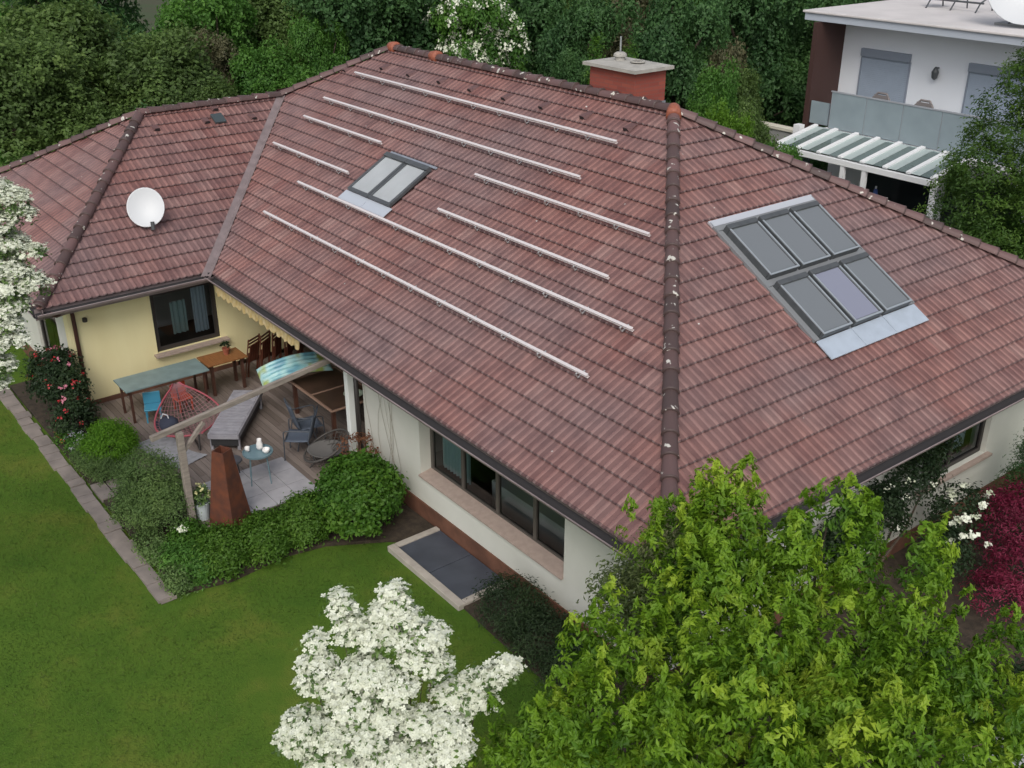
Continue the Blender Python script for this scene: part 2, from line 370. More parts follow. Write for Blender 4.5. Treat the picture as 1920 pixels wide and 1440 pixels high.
# pale paved patch on the terrace
b = MB(); pv = mat('pale paving', (.36, .35, .37), .7, col2=(.29, .285, .30), nscale=4)
for i in range(3):
    for j in range(4):
        b.box(-9.5+i*.5, -2.25+j*.42, DZ+.002, -9.5+i*.5+.49, -2.25+j*.42+.41, DZ+.022)
tag(b.build('paving', pv), kind='structure')

# ================================================================ HOUSE
L, W, MW, D = 13.379, 9.073, 3.471, 12.547
TP = .57796; A2 = 6.3755; H = 3.626; BX = -15.943; EY = .5698; HW = 2.443
house = thing('house', (0, 0, 0), 'large bungalow with red brown tiled hip roof, cream and yellow walls and terrace', 'house')

def roof_face(name, P0, e, n_h, run, rise, e0, e1, row0, clips, detail=True, lab=None):
    """P0: a point on the eave line, e: eave direction, n_h: horizontal direction pointing up-slope"""
    P0 = Vector(P0); e = Vector(e); nh = Vector(n_h); SL = math.hypot(run, rise)
    s = (nh*run+Vector((0, 0, rise)))/SL; nn = e.cross(s)
    if nn.z < 0: nn = -nn
    TW = .30; T = .34
    samp = [0, .06, .13, .21, .29, .37, .44, .5, .56, .63, .71, .79, .87, .94] if detail else [0, .13, .37, .5, .63, .87]
    def prof(u): return .021*max(0, math.cos(4*math.pi*u))**.8
    V = []; F = []; RN = []; NO = []
    nrows = int(SL/T)+2
    # rows measured from the ridge: row k bottom at slope distance row0+T*(k+1)
    k = -1
    while True:
        sb = SL-(row0+T*(k+1)); st = sb+T+.05; k += 1
        if k > 40 or st < 0: break
        if sb < -.04: sb = -.045
        off = 0
        ntile = int((e1-e0)/TW)+1
        cols = []
        for i in range(ntile):
            x0 = e0+i*TW
            cols += [(x0+u*TW, prof(u), i) for u in samp]
        cols.append((e0+ntile*TW, prof(0), ntile-1))
        trn = rng.random(ntile+1); lift = .033
        b0 = len(V)
        for (x, h, i) in cols:
            a = P0+e*x
            V.append(a+s*(sb+.012)+nn*(.002)); V.append(a+s*sb+nn*(lift-.008+h)); V.append(a+s*(sb+.022)+nn*(lift+h)); V.append(a+s*st+nn*(h*.55+.001))
        for j in range(len(cols)-1):
            q = b0+j*4; t_ = cols[j][2]; c = trn[t_]
            hh = (cols[j][1]+cols[j+1][1])/2
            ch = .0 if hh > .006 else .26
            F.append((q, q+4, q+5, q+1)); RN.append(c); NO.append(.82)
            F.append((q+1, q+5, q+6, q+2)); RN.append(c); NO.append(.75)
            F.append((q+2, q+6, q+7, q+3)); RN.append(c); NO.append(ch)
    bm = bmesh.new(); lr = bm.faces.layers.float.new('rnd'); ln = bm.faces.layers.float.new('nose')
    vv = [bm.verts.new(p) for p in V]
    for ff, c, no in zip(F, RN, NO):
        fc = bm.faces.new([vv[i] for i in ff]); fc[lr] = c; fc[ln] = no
    for pt, no in clips:
        g = bm.verts[:]+bm.edges[:]+bm.faces[:]
        bmesh.ops.bisect_plane(bm, geom=g, plane_co=Vector(pt), plane_no=Vector(no), clear_outer=True)
    bmesh.ops.recalc_face_normals(bm, faces=bm.faces[:])
    me = bpy.data.meshes.new(name); bm.to_mesh(me); bm.free(); me.materials.append(M_TILE)
    o = link(bpy.data.objects.new(name, me), house)
    if lab: o['label'] = lab
    return o
def hplane(a, b, keep, off=0.0):
    """vertical plane through plan points a,b keeping the side of `keep`; off moves it into the kept side"""
    a = Vector((a[0], a[1], 0)); b = Vector((b[0], b[1], 0)); n = (b-a).cross(Vector((0, 0, 1))).normalized()
    if n.dot(Vector((keep[0], keep[1], 0))-a) > 0: n = -n
    return (a-n*off, n)
vE = (-L-W, -MW)     # wing left end corner
A = (-A2, D/2); B = (BX, D/2); I = (-L, 0); V_ = (-L-W/2, HW/TP); E_ = (-L-W/2, EY)
kp = (-8, 3)
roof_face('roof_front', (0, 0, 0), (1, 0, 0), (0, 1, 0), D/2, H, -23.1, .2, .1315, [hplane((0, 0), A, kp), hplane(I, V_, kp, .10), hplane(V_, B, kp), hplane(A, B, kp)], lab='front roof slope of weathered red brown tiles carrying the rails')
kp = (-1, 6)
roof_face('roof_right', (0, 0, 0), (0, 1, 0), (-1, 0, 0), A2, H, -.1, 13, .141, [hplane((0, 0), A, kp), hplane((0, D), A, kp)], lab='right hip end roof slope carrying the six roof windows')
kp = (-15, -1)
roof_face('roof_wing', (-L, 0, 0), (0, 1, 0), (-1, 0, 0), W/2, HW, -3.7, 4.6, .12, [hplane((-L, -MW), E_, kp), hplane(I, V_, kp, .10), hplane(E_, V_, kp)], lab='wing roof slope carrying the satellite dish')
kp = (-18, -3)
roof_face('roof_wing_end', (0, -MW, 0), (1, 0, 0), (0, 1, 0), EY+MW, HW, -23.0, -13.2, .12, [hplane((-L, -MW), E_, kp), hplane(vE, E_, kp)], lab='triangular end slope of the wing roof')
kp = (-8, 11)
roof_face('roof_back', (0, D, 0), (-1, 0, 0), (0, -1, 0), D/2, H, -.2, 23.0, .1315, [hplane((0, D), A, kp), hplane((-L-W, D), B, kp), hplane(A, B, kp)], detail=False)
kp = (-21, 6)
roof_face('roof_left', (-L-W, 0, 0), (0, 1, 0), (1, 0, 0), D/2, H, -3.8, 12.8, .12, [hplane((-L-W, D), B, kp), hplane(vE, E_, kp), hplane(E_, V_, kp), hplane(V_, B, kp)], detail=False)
# under-roof boards: closed soffit over the whole plan (also ceiling)
outl = [(-L-W+.06, -MW+.06), (-L-.06, -MW+.06), (-L-.06, .06), (-.06, .06), (-.06, D-.06), (-L-W+.06, D-.06)]
prism(outl, -.20, -.165).build('soffit', M_SOF, house)

def tube_cap(pts_a, pts_b, name, orange_first=False, step=.38, r0=.098, r1=.122, lift=.045, m=M_CAP, n=10):
    a = Vector(pts_a); b = Vector(pts_b); d = b-a; LL = d.length; d.normalize()
    r = d.cross(Vector((0, 0, 1))).normalized(); u = r.cross(d)
    Vv = []; F = []; RN = []
    N = int(LL/step)+1
    for k in range(N):
        s0 = k*step; s1 = min(s0+step+.045, LL+.05)
        c = random.random(); b0 = len(Vv)
        for s_, rr, zz in ((s0, r0, 0), (s1-.03, r1, .014), (s1, r1+.006, .018), (s1, r1-.02, .0)):
            for i in range(n+1):
                t = math.pi*i/n
                Vv.append(a+d*s_+r*math.cos(t)*rr+u*(math.sin(t)*rr*.95-.05+lift+zz))
        for j in range(3):
            for i in range(n):
                q = b0+j*(n+1)+i; F.append((q, q+1, q+n+2, q+n+1)); RN.append(c if j == 0 else c*.25)
    return mesh(name, Vv, F, m, house, smooth=True, attrs={'rnd': RN})
Zt = .04
def P3(pt, z): return (pt[0], pt[1], z+Zt)
tube_cap(P3(A, H), P3((0.05, -.05), -.02), 'hip_cap_row')['label'] = 'dark lichen spotted hip cap row facing the camera'
tube_cap(P3(A, H), P3((0, D), 0), 'hip_cap_row')
tube_cap(P3(B, H), P3(V_, HW), 'hip_cap_row')
tube_cap(P3(B, H), P3((-L-W, D), 0), 'hip_cap_row')
tube_cap(P3(E_, HW), P3((-L, -MW), 0), 'hip_cap_row')
tube_cap(P3(E_, HW), P3(vE, 0), 'hip_cap_row')
tube_cap(P3(B, H), P3(A, H), 'ridge_cap_row')
tube_cap(P3(V_, HW), P3(E_, HW), 'ridge_cap_row')
for (x, y, z, dr) in ((-A2, D/2, H, (1, -1, -.57)), (BX, D/2, H, (1, 0, 0)), (-14.13, D/2, H, (1, 0, 0))):
    b = MB(); dv = Vector(dr).normalized(); p = Vector((x, y, z+.07))
    b.tube([p-dv*.12, p-dv*.04, p+dv*.10, p+dv*.24, p+dv*.245], [.05, .11, .135, .14, .08], 14)
    b.build('ridge_end_cap', M_ORANGE, house, smooth=True)
# valley sheet
def valley():
    d = Vector((V_[0]-I[0], V_[1]-I[1], HW)); w = .15
    # line from the eave corner to the top, one wing on each roof slope
    a = Vector((I[0], I[1], 0)); t0 = -.03; V = []
    for t in (t0, 1.0):
        c = a+d*t
        l_ = Vector((-W/2, 0, HW)).normalized()*0; 
        east = Vector((w, 0, 0)); south = Vector((0, -w, 0))
        V += [c+Vector((w, 0, 0))+Vector((0, 0, .052)), c+Vector((0, 0, .034)), c+Vector((0, -w, 0))+Vector((0, 0, .052))]
    return mesh('valley_gutter', V, [(0, 1, 4, 3), (1, 2, 5, 4)], M_VALLEY, house)
valley()
# gutters: half round, open on top
def gutter(a, b, out, r=.085, zc=-.075, off=.085):
    a = Vector(a); b = Vector(b); o = Vector(out); n = 10; mbd = MB()
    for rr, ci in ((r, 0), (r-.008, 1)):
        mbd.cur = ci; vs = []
        for p in (a, b):
            for i in range(n+1):
                t = math.pi+math.pi*i/n
                vs.append(p+o*(off+math.cos(t)*rr)+Vector((0, 0, zc+math.sin(t)*rr)))
        fs = [(i, i+1, n+2+i, n+1+i) for i in range(n)]
        mbd.add(vs, fs)
    mbd.cur = 0
    mbd.tube([a+o*(off+r)+Vector((0, 0, zc)), b+o*(off+r)+Vector((0, 0, zc))], .010, 6)
    # fascia board behind
    mbd.add([a+Vector((0, 0, -.005))-o*.03, b+Vector((0, 0, -.005))-o*.03, b+Vector((0, 0, -.24))-o*.03, a+Vector((0, 0, -.24))-o*.03], [(0, 1, 2, 3)])
    return mbd.build('gutter', [M_GUT, M_GUTIN], house, smooth=False)
gutter((-L+.0, 0, 0), (.10, 0, 0), (0, -1, 0)); gutter((0, -.10, 0), (0, D+.1, 0), (1, 0, 0))
gutter((-L, -MW-.1, 0), (-L, 0.0, 0), (1, 0, 0)); gutter((-L-W-.1, -MW, 0), (-L+.1, -MW, 0), (0, -1, 0))
gutter((-L-W, -MW, 0), (-L-W, D, 0), (-1, 0, 0)); gutter((-L-W, D, 0), (0, D, 0), (0, 1, 0))
# dark bracket box in the inner corner of the gutters
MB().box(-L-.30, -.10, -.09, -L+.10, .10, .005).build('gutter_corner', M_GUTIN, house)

# ---- walls with openings
def wall(u0, u1, fixed, axis, m, ops=(), t=.30, z0=-2.45, z1=-.18, side=1, name='wall'):
    """axis 'x': runs along x at y=fixed, thickness towards +side*y; axis 'y': runs along y at x=fixed"""
    b = MB()
    def bx(a, c, za, zb):
        if c-a < 1e-3 or zb-za < 1e-3: return
        lo, hi = (fixed, fixed+side*t) if side > 0 else (fixed+side*t, fixed)
        if axis == 'x': b.box(a, lo, za, c, hi, zb)
        else: b.box(lo, a, za, hi, c, zb)
    cur = u0
    for (a, c, za, zb) in sorted(ops):
        bx(cur, a, z0, z1); bx(a, c, z0, za); bx(a, c, zb, z1); cur = c
    bx(cur, u1, z0, z1)
    return b.build(name, m, house)
WZ = -.80
wall(-8.3, -.6, .6, 'x', M_WHT, [(-6.44, -2.60, -1.93, -.40)], t=.33)
wall(.93, 11.95, -.6, 'y', M_WHT, [(6.6, 8.62, -1.66, -.45)], side=-1)
wall(-21.85, -.9, 11.95, 'x', M_WHT, side=-1)
wall(-2.57, 11.65, -21.85, 'y', M_YEL)
wall(-21.85, -14.28, -2.87, 'x', M_WHT, [(-16.6, -14.9, -2.4, -.42)])
wall(-2.87, 3.2, -13.98, 'y', M_YEL, [(-1.16, .29, -1.78, -.42)], side=-1)
wall(-13.98, -8.3, 3.2, 'x', M_YEL, [(-12.6, -9.0, -2.45, -.45)])
wall(.93, 3.2, -8.3, 'y', M_YEL, side=1)
# plinth, 25 mm proud
prism([(-8.3, .575), (-.575, .575), (-.575, 11.97), (-.9, 11.97), (-.9, .9), (-8.3, .9)], GZ-.05, -2.453).build('plinth', M_PLINTH, house)
prism([(-21.87, -2.895), (-13.955, -2.895), (-13.955, .6), (-14.2, .6), (-14.2, -2.6), (-21.87, -2.6)], GZ-.05, -2.453).build('plinth', M_PLINTH, house)
prism([(-21.5, -2.5), (-14.3, -2.5), (-14.3, 3.6), (-8.2, 3.6), (-8.2, 1.0), (-1, 1.0), (-1, 11.5), (-21.5, 11.5)], GZ, DZ-.02).build('floor', mat('room floor', (.12, .09, .07), .5), house)
# inside partition so rooms read as rooms, not as one void
b = MB(); b.box(-21.4, 4.6, -2.5, -1.0, 4.7, -.22); b.box(-7.9, 1.0, -2.5, -7.8, 4.6, -.22); b.box(-17.2, -2.4, -2.5, -17.1, 4.6, -.22)
b.build('inner_wall', mat('room wall', (.40, .38, .35), .9), house)

def window(a, c, z0, z1, fixed, axis, side, panes, m=M_DFRAME, fw=.06, rail=None, glass=M_GLASS, lab=None, name='window'):
    """frame in the plane at `fixed`; side = outward sign"""
    b = MB()
    def bx(p, q, za, zb, d0=-.03, d1=.03):
        lo, hi = sorted((fixed+side*d0, fixed+side*d1))
        if axis == 'x': b.box(p, lo, za, q, hi, zb)
        else: b.box(lo, p, za, hi, q, zb)
    bx(a, c, z0, z0+fw); bx(a, c, z1-fw, z1)
    n = panes; w = (c-a)/n
    for i in range(n+1):
        u = a+i*w; hw = fw if 0 < i < n else fw/2
        lo = u-hw/2 if 0 < i < n else (u if i == 0 else u-fw)
        hi = u+hw/2 if 0 < i < n else (u+fw if i == 0 else u)
        bx(lo, hi, z0+fw, z1-fw)
    if rail: 
        for i in range(n): bx(a+i*w+(fw if i == 0 else fw/2), a+(i+1)*w-(fw if i == n-1 else fw/2), rail-.025, rail+.025, -.02, .02)
    o = b.build(name, m, house)
    if lab: o['label'] = lab
    for i in range(n):
        g = MB(); p = a+i*w+fw/2; q = a+(i+1)*w-fw/2
        if axis == 'x': g.add([(p, fixed, z0+fw), (q, fixed, z0+fw), (q, fixed, z1-fw), (p, fixed, z1-fw)], [(0, 1, 2, 3)])
        else: g.add([(fixed, p, z0+fw), (fixed, q, z0+fw), (fixed, q, z1-fw), (fixed, p, z1-fw)], [(0, 1, 2, 3)])
        g.build('pane', glass, o)
    return o
def curtain(name, a, c, z0, z1, y, axis, m, parent, folds=9, amp=.03):
    V = []; N = folds*4
    for i in range(N+1):
        t = i/N; u = a+(c-a)*t; w = y+amp*math.sin(t*folds*2*math.pi)
        for z in (z0, z1): V.append((u, w, z) if axis == 'x' else (w, u, z))
    return mesh(name, V, [(2*i, 2*i+2, 2*i+3, 2*i+1) for i in range(N)], m, parent, smooth=True)
M_CURT = mat('pale teal curtain', (.30, .42, .42), .9); M_CURT2 = mat('pale blue curtain', (.42, .50, .58), .9)
w1 = window(-6.44, -2.60, -1.90, -.42, .85, 'x', -1, 4, m=mat('brown grey frame', (.085, .075, .065), .5), fw=.075, lab='long four pane window in the cream front wall')
curtain('curtain', -6.35, -5.52, -1.85, -.45, 1.02, 'x', M_CURT, w1)
b = MB(); b.add([(-6.44, .55, -1.905), (-2.6, .55, -1.905), (-2.6, .82, -1.86), (-6.44, .82, -1.86), (-6.44, .55, -1.935), (-2.6, .55, -1.935), (-2.6, .82, -1.93), (-6.44, .82, -1.93)],
    [(0, 1, 2, 3), (7, 6, 5, 4), (0, 4, 5, 1), (1, 5, 6, 2), (2, 6, 7, 3), (3, 7, 4, 0)]); b.build('sill', M_SILL, w1)
# low furniture seen through the glass
b = MB(); b.box(-5.3, 1.3, -2.5, -2.7, 1.75, -1.75); b.build('window_bench', mat('pale laminate', (.45, .46, .43), .6), w1)
w2 = window(-1.16, .29, -1.78, -.42, -14.08, 'y', 1, 1, fw=.10, lab='dark framed window in the yellow wing wall')
curtain('curtain', -.12, .2, -1.7, -.45, -14.4, 'y', M_CURT2, w2, folds=4)
curtain('curtain', -.55, -.2, -1.7, -.95, -14.6, 'y', M_CURT, w2, folds=3)
b = MB(); b.box(-14.0, -1.25, -1.83, -13.82, .42, -1.785); b.build('sill', M_SILL, w2)
w3 = window(6.6, 8.62, -1.66, -.45, -.72, 'y', 1, 2, fw=.08, lab='dark window in the right end wall behind the rose')
curtain('curtain', 7.9, 8.5, -1.6, -.5, -.95, 'y', M_CURT2, w3, folds=4)
b = MB(); b.box(-.62, 6.5, -1.71, -.50, 8.72, -1.665); b.build('sill', M_SILL, w3)
w4 = window(-12.6, -9.0, -2.45, -.45, 3.3, 'x', -1, 3, fw=.09, lab='glass patio doors at the back of the covered terrace', name='patio_door')
w5 = window(-16.6, -14.9, -2.40, -.42, -2.78, 'x', -1, 1, fw=.12, lab='brown framed glazed door in the wing end wall', name='glazed_door')
# downpipe and bracket lamp on the wing
b = MB(); b.tube([(-13.3, -3.30, -.12), (-13.35, -3.2, -.2), (-13.9, -2.78, -.36), (-13.93, -2.76, -.5), (-13.93, -2.76, -2.7)], .042, 10)
b.build('downpipe', mat('brown downpipe', (.07, .028, .022), .5), house, smooth=True)
b = MB(); b.tube([(-13.98, -2.56, -.62), (-13.88, -2.56, -.62)], .02, 8); b.lathe([(.02, .04), (.05, .02), (.05, -.05), (.03, -.06)], (-13.86, -2.56, -.6), 10)
b.build('wall_lamp', M_DFRAME, house)
# white post carrying the eave at the terrace corner
b = MB(); b.box(-8.63, .40, DZ, -8.50, .53, -.2); b.build('post', mat('pale post', (.76, .79, .76), .5), house, bevel=.01)
b = MB(); b.tube([(-8.36, .50, -.2), (-8.36, .50, -2.6)], .045, 10); b.build('downpipe', M_DFRAME, house, smooth=True)  # dark tube standing in for the shade right of the post

# chimney
b = MB()
brick = bpy.data.materials.new('red brick'); brick.use_nodes = True; n = brick.node_tree.nodes; l = brick.node_tree.links
bt = n.new('ShaderNodeTexBrick'); bt.inputs['Color1'].default_value = (.24, .055, .040, 1); bt.inputs['Color2'].default_value = (.30, .075, .050, 1); bt.inputs['Mortar'].default_value = (.20, .075, .06, 1)
bt.inputs['Scale'].default_value = 1; bt.inputs['Brick Width'].default_value = .25; bt.inputs['Row Height'].default_value = .075; bt.inputs['Mortar Size'].default_value = .006
tc = n.new('ShaderNodeTexCoord'); sx = n.new('ShaderNodeSeparateXYZ'); cx = n.new('ShaderNodeCombineXYZ'); ad = n.new('ShaderNodeMath')
l.new(tc.outputs['Object'], sx.inputs[0]); l.new(sx.outputs[0], ad.inputs[0]); l.new(sx.outputs[1], ad.inputs[1]); l.new(ad.outputs[0], cx.inputs[0]); l.new(sx.outputs[2], cx.inputs[1])
l.new(cx.outputs[0], bt.inputs['Vector']); l.new(bt.outputs['Color'], n['Principled BSDF'].inputs['Base Color']); n['Principled BSDF'].inputs['Roughness'].default_value = .85
b.box(-8.97, 6.55, 2.6, -7.70, 7.38, 4.12); ch = b.build('chimney', brick, house); ch['label'] = 'red brick chimney with pale concrete cap behind the ridge'
conc = mat('pale concrete', (.40, .385, .35), .85, noise=.2, nscale=5)
b = MB(); b.add([(-9.08, 6.44, 4.123), (-7.59, 6.44, 4.123), (-7.59, 7.49, 4.123), (-9.08, 7.49, 4.123), (-9.08, 6.44, 4.185), (-7.59, 6.44, 4.185), (-7.59, 7.49, 4.185), (-9.08, 7.49, 4.185), (-8.85, 6.7, 4.215), (-7.85, 6.7, 4.215), (-7.85, 7.25, 4.215), (-8.85, 7.25, 4.215)],
    [(3, 2, 1, 0), (0, 1, 5, 4), (1, 2, 6, 5), (2, 3, 7, 6), (3, 0, 4, 7), (4, 5, 9, 8), (5, 6, 10, 9), (6, 7, 11, 10), (7, 4, 8, 11), (8, 9, 10, 11)])
b.build('chimney_cap', conc, ch)
b = MB(); b.lathe([(.10, 0), (.10, .08), (.135, .085), (.125, .13), (.08, .16)], (-8.60, 7.0, 4.205), 16); b.build('flue_pot', conc, ch, smooth=False)
b = MB(); b.lathe([(.15, .0), (.15, .025), (.11, .026), (.11, .004)], (-8.10, 7.0, 4.238), 18); b.cur = 1; b.lathe([(.11, .006), (.0, .0062)], (-8.10, 7.0, 4.238), 18, cap=False); b.build('flue_opening', [conc, M_GUTIN], ch)
b = MB(); b.tube([(-8.60, 7.0, 4.38), (-8.60, 7.0, 4.66)], .018, 6); b.build('chimney_rod', mat('galvanised', (.45, .47, .48), .4, metal=.6), ch)
MB().box(-8.99, 6.53, 3.0, -7.68, 7.40, 3.52).build('chimney_flashing', M_LEAD, ch)

# ---- things in the plane of a roof slope
def frame_on(P, e, s):
    e = Vector(e).normalized(); s = Vector(s).normalized(); nn = e.cross(s)
    if nn.z < 0: nn = -nn; 
    m = Matrix((e, s, nn)).transposed().to_4x4(); m.translation = Vector(P); return m
def fr_main(x, y, off=0): 
    s = (0, 1, TP); return frame_on((x, y, y*TP), (1, 0, 0), s) @ Matrix.Translation((0, 0, off))
def fr_right(x, y, off=0):
    k = H/A2; return frame_on((x, y, -x*k), (0, 1, 0), (-1, 0, k)) @ Matrix.Translation((0, 0, off))
def fr_wing(x, y, off=0):
    k = HW/(W/2); return frame_on((x, y, -(x+L)*k), (0, 1, 0), (-1, 0, k)) @ Matrix.Translation((0, 0, off))
def xf(o, mtx): o.matrix_local = mtx; return o

# pair of roof windows, main slope
cs = 1/math.sqrt(1+TP*TP)
def roof_window(mtx, w, h, th, mfr, mglass, name='roof_window', blind=None, lab=None, bar=.07, parent=None):
    o = MB()
    o.box(0, 0, 0, w, bar, th); o.box(0, h-bar*1.6, 0, w, h, th+.03); o.box(0, bar, 0, bar, h-bar*1.6, th); o.box(w-bar, bar, 0, w, h-bar*1.6, th)
    fr = o.build(name, mfr, house, bevel=.008); xf(fr, mtx)
    if lab: fr['label'] = lab
    g = MB().add([(bar, bar, th-.010), (w-bar, bar, th-.010), (w-bar, h-bar*1.6, th-.010), (bar, h-bar*1.6, th-.010)], [(0, 1, 2, 3)]).build('pane', mglass, fr)
    if blind: MB().box(bar, bar, .005, w-bar, h-bar*1.6, th-.022).build('blind', blind, fr)
    return fr
M_SKYG = glassmat('skylight glass', (1, 1, 1), 1.38); M_BLIND = mat('white blind', (.50, .53, .55), .7, noise=.14, nscale=1.6)
y0 = 2.66
roof_window(fr_main(-11.98, y0, .065), .80, 1.02/cs, .07, M_GFRAME, M_SKYG, blind=M_BLIND, lab='left one of the pair of white blinded roof windows')
roof_window(fr_main(-11.16, y0, .065), .80, 1.02/cs, .07, M_GFRAME, M_SKYG, blind=M_BLIND, lab='right one of the pair of white blinded roof windows')
b = MB(); b.box(-.08, -.26, .055, .82, -.004, .066); b.box(.83, -.26, .055, 1.70, -.004, .066)
xf(b.build('flashing', mat('bright lead', (.50, .54, .60), .42, metal=.2), house), fr_main(-11.98, y0, 0))
xf(MB().box(-.04, 1.06/cs+.004, .05, 1.68, 1.06/cs+.06, .070).build('flashing', M_LEAD, house), fr_main(-11.98, y0, 0))
# six screened roof windows, right slope
M_SCR = mat('grey awning screen', (.16, .175, .185), .3, noise=.12, nscale=60, spec=.8); M_SCR2 = mat('glossy grey glass', (.22, .23, .30), .15, spec=1.0)
for m_ in (M_SCR, M_SCR2):
    m_.node_tree.nodes['Principled BSDF'].inputs['Coat Weight'].default_value = .8; m_.node_tree.nodes['Principled BSDF'].inputs['Coat Roughness'].default_value = .08; m_.node_tree.nodes['Principled BSDF'].inputs['Coat IOR'].default_value = 1.8
ck = math.sqrt(1+(H/A2)**2)
for r_ in range(2):
    for c_ in range(3):
        xb = (-2.91, -1.79)[r_]; yb = 4.98+c_*.805
        wn_ = ('left', 'middle', 'right')[c_]; rn_ = ('upper', 'lower')[r_]
        h_ = .92*ck; o = MB(); w_ = .72; th = .13
        o.box(0, 0, 0, w_, .05, th); o.box(0, .05, 0, .055, h_, th); o.box(w_-.055, .05, 0, w_, h_, th); o.box(0, h_, 0, w_, h_+.10, th+.02)
        fr = o.build('roof_window', M_GFRAME, house, bevel=.012); xf(fr, fr_right(xb, yb, .055))
        e_ = MB(); e_.box(.004, .0, th+.001, .034, h_, th+.014); e_.box(w_-.034, 0, th+.001, w_-.004, h_, th+.014); e_.box(.035, 0, th+.001, w_-.035, .03, th+.014); e_.build('edge_trim', mat('light trim', (.40, .44, .47), .35, metal=.4), fr)
        fr['label'] = '%s window in the %s row of six screened roof windows' % (wn_, rn_)
        MB().box(.055, .05, th-.03, w_-.055, h_, th-.012).build('screen', M_SCR2 if (r_ == 1 and c_ == 1) else M_SCR, fr)
b = MB(); b.box(-.10, -.38, .052, .76, -.01, .070); b.box(.77, -.38, .052, 1.58, -.01, .070); b.box(1.59, -.38, .052, 2.47, -.01, .070)
sh = b.build('flashing', mat('pale blue lead apron', (.40, .46, .54), .5, noise=.12, nscale=5), house); xf(sh, fr_right(-1.79, 4.98, 0))
tl = 2.22*ck
b = MB(); b.box(-.10, .92*ck+.104, .055, 2.47, 1.12*ck-.004, .085); b.box(-.13, 0, .03, -.104, tl+.1, .085); b.box(2.474, 0, .03, 2.50, tl+.1, .085); b.box(-.10, 2.04*ck+.104, .055, 2.47, tl+.0, .085); b.box(-.10, 0, .03, -.004, .92*ck+.1, .075); b.box(2.336, 0, .03, 2.47, .92*ck+.1, .075); b.box(-.10, 1.12*ck, .03, -.004, 2.04*ck+.1, .075); b.box(2.336, 1.12*ck, .03, 2.47, 2.04*ck+.1, .075); b.box(.722, 0, .03, .803, .92*ck+.1, .06); b.box(1.527, 0, .03, 1.608, .92*ck+.1, .06); b.box(.722, 1.12*ck, .03, .803, 2.04*ck+.1, .06); b.box(1.527, 1.12*ck, .03, 1.608, 2.04*ck+.1, .06)
xf(b.build('flashing', mat('mid grey flashing', (.20, .21, .22), .45), house), fr_right(-1.79, 4.98, 0))
b = MB(); b.box(-.14, tl+.004, .05, 2.50, tl+.13, .085); xf(b.build('flashing', mat('bright zinc strip', (.62, .64, .68), .4, metal=.4), house), fr_right(-1.79, 4.98, 0))
# vent tiles
M_VENT = mat('vent tile', (.13, .07, .068), .6)
def vent(mtx):
    b = MB(); b.add([(-.085, 0, .03), (.085, 0, .03), (-.055, 0, .11), (.055, 0, .11), (-.085, .24, .03), (.085, .24, .03)], [(2, 3, 1, 0), (3, 2, 4, 5), (0, 4, 2), (1, 3, 5)])
    b.cur = 1; b.add([(-.065, -.002, .04), (.065, -.002, .04), (.045, -.002, .105), (-.045, -.002, .105)], [(0, 1, 2, 3)])
    xf(b.build('vent_tile', [M_VENT, M_GUTIN], house), mtx)
for x_, y_ in [(-16.6, 5.32), (-15.35, 5.63), (-14.19, 5.63), (-12.96, 5.65), (-11.78, 5.64), (-10.59, 5.64), (-9.37, 5.65), (-8.14, 5.66), (-6.91, 5.64)]: vent(fr_main(x_, y_))
for x_, y_ in [(-17.33, .70), (-17.34, 1.93), (-17.70, 2.32), (-17.26, 3.09)]: vent(fr_wing(x_, y_))
b = MB(); b.box(-.14, -.16, .04, .14, .16, .10); xf(b.build('roof_hatch', mat('dark hatch glass', (.05, .065, .07), .15), house, bevel=.01), fr_wing(-17.42, 2.24))

# ================================================================ things on the roof
pos_lab = ['uppermost full length rail just below the row of vent tiles', 'second full length rail from the ridge, above the roof windows', 'short rail left of the roof windows, the upper of two', 'short rail left of the roof windows, the lower of two',
  'full length rail touching the flashing below the pair of roof windows', 'lowest full length rail, nearest the front eave', 'half length rail right of the roof windows, the upper of two', 'half length rail right of the roof windows, the lower of two']
rails = [(-15.98, -6.74, 5.245), (-16.02, -6.72, 4.375), (-15.95, -12.47, 3.775), (-15.9, -12.43, 2.905), (-13.6, -3.13, 2.305), (-13.58, -3.12, 1.435), (-9.08, -4.35, 3.785), (-9.06, -4.32, 2.895)]
hook = None; rail_m = None
for (x0, x1, yy), lb in zip(rails, pos_lab):
    yy += .06
    t = thing('mounting_rail', (0, 0, 0), 'silver solar '+lb, 'rail', 'solar mounting rails on the front slope')
    mt = fr_main(x0, yy, 0); t.matrix_local = mt
    b = MB(); LN = x1-x0
    b.box(0, -.022, .100, LN, .022, .106); b.box(0, -.010, .106, LN, .010, .150); b.box(0, -.024, .150, LN, .024, .157)
    b.build('rail', M_ALU, t)
    xx = .35
    while xx < LN-.1:
        if hook is None:
            b = MB(); b.box(-.014, -.065, .05, .014, -.059, .13); b.box(-.014, -.065, .124, .014, -.023, .13); b.box(-.014, -.065, .045, .014, .10, .051)
            hook = b.build('roof_hook', mat('steel hook', (.55, .55, .55), .4, metal=.5), t); hook.location = (xx, 0, 0)
        else:
            h2 = hook.copy(); C.objects.link(h2); h2.parent = t; h2.location = (xx, 0, 0)
        xx += .9
